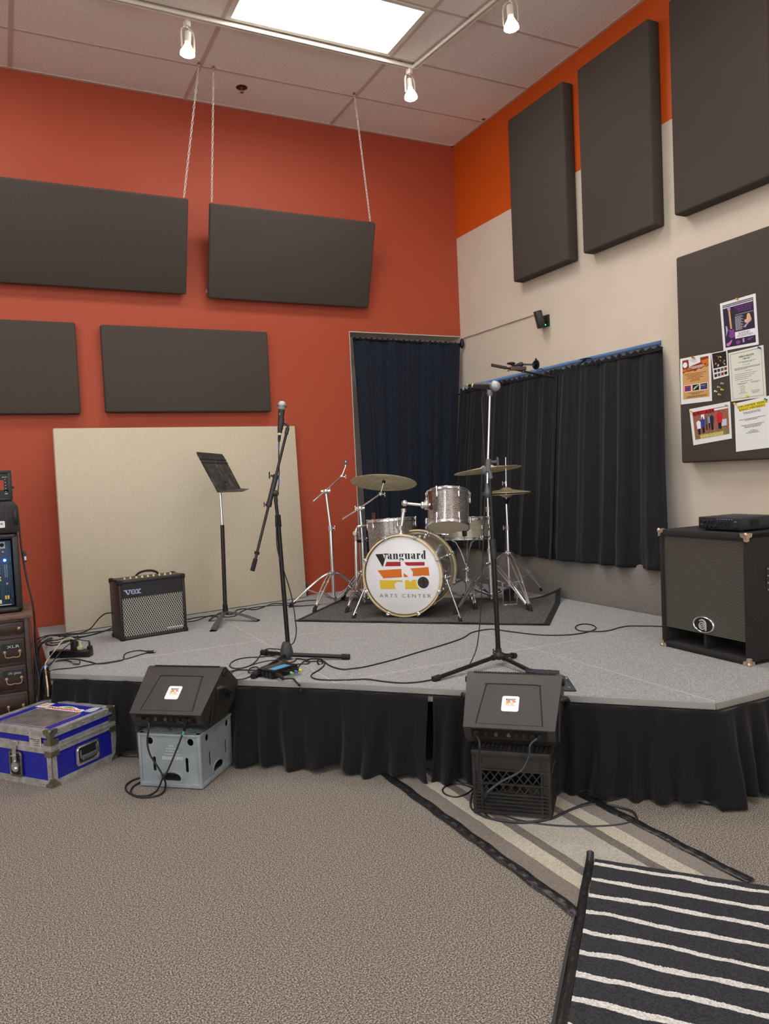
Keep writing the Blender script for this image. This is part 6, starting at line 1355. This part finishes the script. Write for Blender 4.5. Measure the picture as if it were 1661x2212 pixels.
# ============================================================ RUGS
RYL, RX0, RX1, RYB = -4.36, -2.392, -1.795, -2.88
s = NT('runner_stripes'); o = s.sep(s.coord()); n1 = s.noise(s.coord(), 170, 3, .7); n2 = s.noise(s.coord(), 5, 3)
u_ = s.math('ADD', s.math('DIVIDE', o[0], RX1-RX0), s.math('MULTIPLY', s.math('SUBTRACT', n2, .5), .03))
base = s.ramp(u_, [(0, (136, 128, 120)), (.16, (196, 190, 172)), (.27, (124, 116, 110)), (.34, (186, 182, 170)), (.66, (124, 116, 110)), (.73, (196, 190, 172)), (.84, (146, 138, 130))], True)
kn_ = s.ramp(n1, [(.38, (165, 165, 165)), (.6, (255, 255, 255))])
mm = s.n('ShaderNodeMix', data_type='RGBA', blend_type='MULTIPLY'); mm.inputs[0].default_value = .55; s.l(base, mm.inputs[6]); s.l(kn_, mm.inputs[7]); s.l(mm.outputs[2], s.b.inputs['Base Color'])
s.b.inputs['Roughness'].default_value = .95; s.b.inputs['Specular IOR Level'].default_value = .1; s.bump(n1, .7, .004); RUNM = s.m
t = thing('runner_rug', 'pale grey striped runner rug with black taped edges under the black crate', 'rug', (RX0, -3.6, 0))
def rz_(x, y): return .0035+.004*max(0, sin(y*9+x*5))*max(0, (-y-3.2))
b = B(); b.grid(lambda u, v: Vector((RX0+.02+(RX1-RX0-.04)*u, RYB+(RYL-.06-RYB)*v, rz_(u, RYB+(RYL-RYB)*v))), 12, 60); b.build('pile', RUNM, t, world=True)
TAPE = mat('black_tape', (26, 26, 28), .35, 0, bump=.9, bs=60, stretch=(1, .35, 1), dist=.006)
for x, yb in ((RX0, RYB+.03), (RX1, -3.15)):
    pts = [(x+.004*sin(k*1.9), yb+(RYL-.02-yb)*k/30, .004) for k in range(31)]
    b = B(); b.grid(lambda u, v: Vector((x-.022+.044*u+.003*sin(v*47), yb+(RYL-.03-yb)*v, .005+.006*sin(pi*u)*(1+.5*sin(v*150)*.6)+.001)), 6, 120)
    b.tube([(x-.016+.002*sin(k*1.3), yb+(RYL-.03-yb)*k/30, .007) for k in range(31)], .004, 5, sm=2); b.build('taped_edge', TAPE, t, world=True)
# striped mat
TLm = F(1285, 1862); TLm.z = 0; TRm = F(1661, 1922); ux = (TRm-TLm); ux.z = 0; ux.normalize(); uy = V(ux.y, -ux.x, 0)
if uy.y > 0: uy = -uy
t = thing('striped_mat', 'black mat with thin wavy white stripes at the lower right corner', 'mat', TLm, atan2(ux.y, ux.x))
s = NT('mat_stripes'); co = s.coord(); o = s.sep(co); n1 = s.noise(s.coord((2.2, 5, 1)), 2.2, 3, .6); n2 = s.noise(s.coord(), 150, 3, .7)
PIT = .100
q_ = s.math('ADD', s.math('ADD', s.math('DIVIDE', o[1], -PIT), s.math('MULTIPLY', s.math('SUBTRACT', n1, .5), .42)), s.math('MULTIPLY', s.math('SUBTRACT', n2, .5), .10))
fq = s.math('ABSOLUTE', s.math('SUBTRACT', s.math('FRACT', s.math('ADD', q_, .10)), .5))
k_ = s.math('LESS_THAN', fq, .105)
dk = s.ramp(n2, [(.35, (42, 42, 46)), (.62, (64, 65, 70))]); lt = s.ramp(n2, [(.35, (178, 176, 170)), (.62, (226, 224, 218))])
s.l(s.mix(k_, dk, lt), s.b.inputs['Base Color']); s.b.inputs['Roughness'].default_value = .95; s.b.inputs['Specular IOR Level'].default_value = .1
s.bump(s.math('ADD', n2, s.math('MULTIPLY', k_, -.8)), .6, .004); STRM = s.m
LM, WM = 1.35, 1.4; SK = .074
def smz(u, v): return .012+.003*sin(u*9+1)*sin(v*7)
sk = lambda x, y, z: Vector((x-SK*y, y, z))
b = B(); b.grid(lambda u, v: sk(LM*u, -WM*v, smz(u, v)), 50, 50); b.grid(lambda u, v: sk(LM*u, 0, .0005+(smz(u, 0)-.0005)*v), 50, 1); b.build('pile', STRM, t)
b = B(); b.grid(lambda u, v: sk(.026*u-.028+.002*sin(v*30), -WM*v+.004, .0125+.006*sin(pi*u)+.02*max(0, 1-v*22)**2), 6, 90); b.grid(lambda u, v: sk(-.029, -WM*v+.004, .0125*u+.001), 1, 60); b.build('taped_edge', TAPE, t)
b = B(); b.grid(lambda u, v: sk(-.029-.012*u*min(1, v*4), -WM*v-.22*(1-v), .003+.003*(1-u)), 4, 20); b.build('rubber_backing', mat('backing_grey', (52, 52, 54), .7), t)
# ============================================================ FLYERS ON THE PIN BOARD
PX = -.1025
def flyer(name, label, quad, cat='flyer', m=PAPER, lift=0):
    P4 = [hit(u, v, 0, PX-lift) for u, v in quad]     # TL TR BR BL
    o = (P4[0]+P4[1]+P4[2]+P4[3])/4; t = thing(name, label, cat, o, group='flyers pinned to the fabric board')
    Q = lambda a, e, z=0: (P4[0].lerp(P4[1], a)).lerp(P4[3].lerp(P4[2], a), e)+V(-z, 0, 0)
    b = B(); b.prism([Q(0, 0), Q(1, 0), Q(1, 1), Q(0, 1)], (-.0006, 0, 0)); b.build('sheet', m, t, world=True)
    def P(nm, pts, mm, z=.0009, par=None):
        b = B(); b.prism([Q(a, e, z) for a, e in pts], (-.0003, 0, 0)); return b.build(nm, mm, par or t, world=True)
    def RC(nm, a0, e0, a1, e1, mm, z=.0009, par=None): return P(nm, [(a0, e0), (a1, e0), (a1, e1), (a0, e1)], mm, z, par)
    def T(txt, ac, eb, hf, wf, mm, z=.0013, bold=0, par=None):
        ux = Q(1, eb)-Q(0, eb); uy = Q(.5, 0)-Q(.5, 1); Mt = frame(Q(ac, eb, z), ux, z=(-1, 0, 0))
        b = B(); b.text(txt, Mt, hf*uy.length, wf*ux.length, bold=bold, depth=.0003); return b.build('lettering', mm, par or t, world=True)
    def LN(rows, mm, z=.0013, hgt=.006, seed=1):
        rs = random.Random(seed); b = B()
        for a0, a1, e in rows:
            x = a0
            while x < a1:
                w2 = min(rs.uniform(.03, .08), a1-x); b.prism([Q(x, e, z), Q(x+w2, e, z), Q(x+w2, e+hgt, z), Q(x, e+hgt, z)], (-.0003, 0, 0)); x += w2+.012
        o = b.build('small_print', mm, t, world=True); o['kind'] = 'stuff'; return o
    return t, Q, P, RC, T, LN
INK = mat('ink_grey', (86, 86, 88), .6); PUR = mat('print_purple', (126, 60, 140), .5); NAV = mat('print_navy', (38, 32, 58), .5); SKN = mat('print_blond', (224, 180, 134), .5); TAN = mat('print_tan', (206, 160, 98), .6); PALE = mat('print_lilac', (186, 150, 205), .5); GRYP = mat('print_silver', (170, 170, 174), .5); MAR = mat('print_brown_red', (136, 52, 30), .5); ORP = mat('print_orange', (216, 116, 36), .5); GOLDP = mat('print_gold', (206, 166, 110), .5); BLP = mat('print_blue', (38, 70, 150), .5); REDP = MATS['print_red']; GRNP = mat('print_teal', (60, 120, 110), .5); YELP = mat('print_highlight', (232, 212, 60), .6); BRICK = mat('print_brick', (150, 92, 74), .6, var=.2, vs=160)
t, Q, P, RC, T, LN = flyer('flyer', 'flyer with purple guitars on a dark ground, highest on the pin board', [(1555, 656), (1632, 633.5), (1639, 744), (1563, 758)])
RC('dark_picture', .07, .06, .93, .945, NAV)
RC('header_bar', .08, .075, .92, .10, GRYP, .0013); RC('header_bar', .08, .115, .92, .132, WHITE, .0013)
T('SOPHIE LLOYD', .66, .185, .036, .50, PUR, bold=.02); T('LIMITED ARTIST', .67, .228, .028, .42, PUR, bold=.02); T('EDITION AXE', .68, .272, .028, .36, PUR, bold=.02)
RC('rule_line', .42, .315, .92, .325, GRYP, .0013)
P('guitar_neck', [(.225, .20), (.275, .20), (.30, .60), (.25, .60)], GOLDP, .0013); P('guitar_head', [(.20, .135), (.24, .11), (.28, .135), (.29, .185), (.25, .20), (.21, .185)], PALE, .0013)
P('guitar_body', [(.24, .58), (.31, .58), (.36, .60), (.35, .67), (.38, .74), (.33, .77), (.24, .77), (.18, .72), (.22, .66), (.19, .60)], PUR, .0013); P('guitar_horn', [(.12, .50), (.15, .50), (.18, .58), (.13, .68), (.10, .72), (.12, .63)], mat('print_ice', (170, 180, 210), .5), .0013)
LN([(.40, .60, .35), (.40, .64, .37)]+[(.40, .56+.07*((i*7) % 3)/2, .39+.018*i) for i in range(14)], GRYP, hgt=.011, seed=3)
P('figure_hair', [(.74, .36), (.78, .34), (.82, .37), (.85, .47), (.82, .52), (.76, .52), (.71, .47)], SKN, .0013); P('figure_arm', [(.66, .46), (.72, .45), (.78, .52), (.76, .545), (.66, .51)], SKN, .0015); P('figure_guitar', [(.64, .575), (.68, .555), (.84, .47), (.86, .485), (.71, .575), (.68, .61), (.64, .605)], PALE, .0016)
RC('text_box', .37, .665, .93, .80, WHITE, .0013); LN([(.46, .80, .69), (.48, .78, .715), (.44, .86, .74), (.42, .90, .765)], BLK, .0017, .009, 5)
P('small_guitar', [(.10, .87), (.20, .84), (.26, .80), (.28, .81), (.24, .87), (.18, .92), (.11, .915)], mat('print_pink', (208, 110, 180), .5), .0013); P('small_guitar', [(.38, .86), (.43, .835), (.50, .85), (.50, .90), (.43, .925), (.38, .90)], PUR, .0013); RC('small_guitar_neck', .57, .82, .62, .90, PALE, .0013); P('small_guitar', [(.70, .845), (.76, .835), (.86, .825), (.87, .84), (.77, .88), (.71, .87)], PUR, .0013)
t, Q, P, RC, T, LN = flyer('flyer', 'brown and tan autumn flyer with three small square pictures', [(1469, 775.5), (1535, 762.5), (1538, 866), (1471, 874)])
RC('tan_ground', .08, .05, .93, .90, TAN); P('leaf_border', [(.08, .05), (.93, .05), (.93, .24), (.86, .27), (.80, .25), (.70, .29), (.60, .27), (.50, .33), (.44, .30), (.30, .31), (.20, .30), (.08, .34)], MAR, .0011)
P('orange_leaves', [(.70, .12), (.93, .10), (.93, .22), (.84, .26), (.76, .24)], ORP, .0013); P('orange_leaves', [(.08, .24), (.22, .25), (.2, .29), (.08, .30)], ORP, .0013)
P('title_banner', [(.24, .235), (.85, .18), (.85, .235), (.24, .29)], mat('print_umber', (176, 110, 70), .5), .0013); LN([(.30, .80, .215), (.40, .75, .245)], WHITE, .0016, .012, 9)
P('white_card', [(.28, .0), (.66, .0), (.68, .15), (.30, .21)], PAPER, .0016); LN([(.33, .55, .06), (.36, .5, .09), (.42, .56, .115)], INK, .0020, .006, 11)
b = B(); Mt = frame(Q(.17, .155, .0016), (0, -1, 0), z=(-1, 0, 0)); b.lathe([(0, 0), (.017, 0), (.017, .0004), (0, .0004)], Mt, 24); b.build('round_seal', WHITE, t, world=True)
LN([(.14, .86, .36), (.20, .76, .395), (.28, .70, .425), (.22, .78, .455), (.36, .64, .485), (.32, .66, .515)], MAR, .0013, .012, 2)
for (a0, m_), nm in zip(((.14, REDP), (.40, WHITE), (.66, NAV)), 'abc'): RC('picture_border', a0-.015, .595, a0+.225, .745, WHITE, .0013); RC('picture', a0, .607, a0+.21, .733, m_ if m_ is not WHITE else BLK, .0016)
RC('picture_detail', .18, .64, .31, .72, BLP, .0019); P('picture_detail', [(.42, .70), (.46, .665), (.60, .615), (.61, .625), (.50, .69), (.45, .72)], mat('print_pale_green', (180, 200, 150), .5), .0019); T('PERFECT', .765, .655, .018, .15, WHITE, .0019); RC('picture_detail', .69, .665, .84, .71, BLP, .0019)
LN([(.28, .74, .775), (.36, .62, .80), (.22, .86, .84), (.20, .84, .865)], BLK, .0013, .011, 4)
t, Q, P, RC, T, LN = flyer('flyer', 'small black and gold flyer with two rows of thumbnails, half tucked under another', [(1535.5, 763), (1571, 756), (1574, 811), (1541.5, 820)])
RC('dark_picture', .07, .03, .93, .60, BLK)
rs = random.Random(2)
for i in range(16):
    a, e = rs.uniform(.16, .80), rs.uniform(.08, .54); w2 = rs.uniform(.03, .07); P('gold_detail', [(a-w2, e), (a, e-.03), (a+w2, e+.005), (a, e+.03)], [GOLDP, MAR, mat('print_cream', (226, 208, 170), .5)][i % 3], .0013+.0001*i)
for r in range(2):
    for k in range(4): RC('thumbnail', .09+.22*k, .65+.17*r, .26+.22*k, .76+.17*r, [BLK, NAV, INK, MAR][(k+r) % 4], .0013)
t, Q, P, RC, T, LN = flyer('flyer', 'cream sheet with a green heading and fine bordered text', [(1573, 763), (1649, 745), (1655.5, 857), (1579.5, 867.5)], m=mat('paper_cream', (222, 222, 208), .7))
for q in ((.06, .04, .94, .046), (.06, .955, .94, .961), (.06, .04, .066, .961), (.934, .04, .94, .961)): RC('border_line', *q, INK)
T('GIRLS ROCK', .52, .145, .032, .44, GRNP, bold=.03); T('* MOVE *', .52, .195, .026, .26, GRNP, bold=.03)
LN([(.28, .78, .235), (.40, .66, .252), (.40, .60, .30), (.16, .88, .345), (.16, .88, .362), (.16, .52, .379), (.46, .66, .425), (.16, .78, .47), (.16, .72, .505), (.16, .62, .54), (.16, .52, .575), (.32, .66, .625), (.22, .5, .66), (.26, .46, .676), (.60, .84, .66), (.64, .82, .676), (.30, .42, .715), (.28, .44, .745), (.31, .42, .775), (.30, .43, .80), (.30, .43, .835), (.24, .48, .86), (.60, .84, .835), (.62, .82, .86), (.62, .80, .88)], INK, .0009, .007, 6)
t, Q, P, RC, T, LN = flyer('flyer', 'flyer with a red-lettered group photo before a brick house, lowest on the left', [(1489, 884), (1577, 867), (1581, 947), (1498, 962)])
ph = RC('group_photo', .07, .10, .95, .86, BRICK); RC('house_trim', .62, .12, .95, .17, WHITE, .0013); P('ground', [(.07, .70), (.95, .66), (.95, .86), (.07, .86)], mat('print_ground', (130, 106, 72), .6, var=.3, vs=120), .0012)
RC('window', .74, .44, .90, .62, mat('print_pane', (196, 206, 210), .5), .0014); RC('window', .28, .20, .36, .34, WHITE, .0014)
RC('red_band', .07, .10, .62, .21, REDP, .0015); T('AFRO ASIA', .345, .205, .095, .54, BLK, .0019, .02)
for a, e0, e1, w2, m_ in ((.20, .36, .70, .055, WHITE), (.31, .33, .68, .055, BLP), (.40, .31, .62, .03, INK), (.47, .30, .60, .03, mat('print_sky', (130, 160, 200), .5)), (.54, .28, .64, .05, NAV), (.73, .24, .64, .075, REDP)):
    P('figure_coat', [(a-w2, e0+.05), (a-.02, e0), (a+.02, e0), (a+w2, e0+.05), (a+w2*.8, e1-.12), (a-w2*.8, e1-.12)], m_, .0016); P('figure_legs', [(a-w2*.6, e1-.12), (a+w2*.6, e1-.12), (a+w2*.5, e1+.04), (a-w2*.5, e1+.04)], BLK, .0016); P('figure_head', [(a-.018, e0-.05), (a+.018, e0-.05), (a+.018, e0), (a-.018, e0)], mat('print_skin', (120, 84, 64), .5), .0017)
RC('caption', .22, .76, .80, .86, mat('print_yellow', (226, 212, 130), .5), .0020); T('Boston Multicultural Festival', .51, .80, .028, .52, BLK, .0024); T('Saturday, September 30, 2-5PM', .51, .845, .028, .54, BLK, .0024)
t, Q, P, RC, T, LN = flyer('flyer', 'white sheet with a yellow-highlighted black heading, at the right edge', [(1586, 872), (1668, 853), (1669, 966), (1590, 976)])
P('highlight', [(.09, .065), (.88, .065), (.88, .125), (.82, .125), (.82, .19), (.13, .19), (.13, .125), (.09, .125)], YELP); T('DRUMMER SEEKS', .485, .118, .040, .76, BLK, .0013, 0); T('BAND MEMBERS', .475, .178, .040, .68, BLK, .0013, 0)
LN([(.24, .70, .225), (.26, .70, .25), (.12, .82, .36), (.28, .62, .385), (.18, .80, .485), (.26, .72, .51), (.26, .70, .535), (.42, .56, .60), (.36, .62, .625), (.30, .66, .65)], BLK, .0013, .008, 8)
PINN = 0
def pin(u, v, m, lab, d=(-1, .1, .25)):
    P = hit(u, v, 0, PX-.004); d = Vector(d).normalized(); t = thing('push_pin', lab, 'push pin', P)
    b = B(); M = zalign((0, 0, 0), d); b.M = M; b.lathe([(0, .0), (.0050, .0), (.0050, .002), (.0032, .004), (.0034, .011), (.0055, .013), (.0055, .0155), (0, .016)], seg=12); b.build('head', m, t)
    b = B(); b.M = M; b.cyl((0, 0, 0), (0, 0, -.006), .0006, seg=6); b.build('needle', STEEL, t)
PT = mat('pin_tan', (202, 176, 130), .35); PYl = mat('pin_yellow', (226, 214, 50), .35); PW_ = mat('pin_white', (235, 235, 232), .35); PR_ = mat('pin_red', (200, 40, 46), .35); PB_ = mat('pin_blue', (48, 66, 160), .35); PG_ = mat('pin_green', (50, 140, 110), .35); PO_ = mat('pin_orange', (220, 160, 80), .35)
pin(1562, 829, PT, 'tan push pin, uppermost of the loose pins on the fabric board'); pin(1554.5, 837, PT, 'tan push pin, second down of the loose pins on the fabric board'); pin(1562, 842.5, PYl, 'yellow push pin among the loose pins on the fabric board'); pin(1548, 846, PW_, 'white push pin among the loose pins on the fabric board'); pin(1556, 853, PT, 'tan push pin, lowest of the loose pins on the fabric board')
pin(1499, 773, PR_, 'red push pin holding the brown autumn flyer'); pin(1594, 647, PO_, 'orange push pin at the top of the purple guitar flyer'); pin(1642, 752, PB_, 'blue push pin in the corner of the green-headed sheet'); pin(1616, 856, PYl, 'yellow push pin at the foot of the green-headed sheet')
pin(1590, 873, PYl, 'yellow push pin at the left corner of the highlighted sheet'); pin(1656, 863, PG_, 'green push pin at the right corner of the highlighted sheet'); pin(1494, 889, PYl, 'yellow push pin at the left corner of the group photo flyer'); pin(1571, 876, PT, 'tan push pin at the right corner of the group photo flyer')
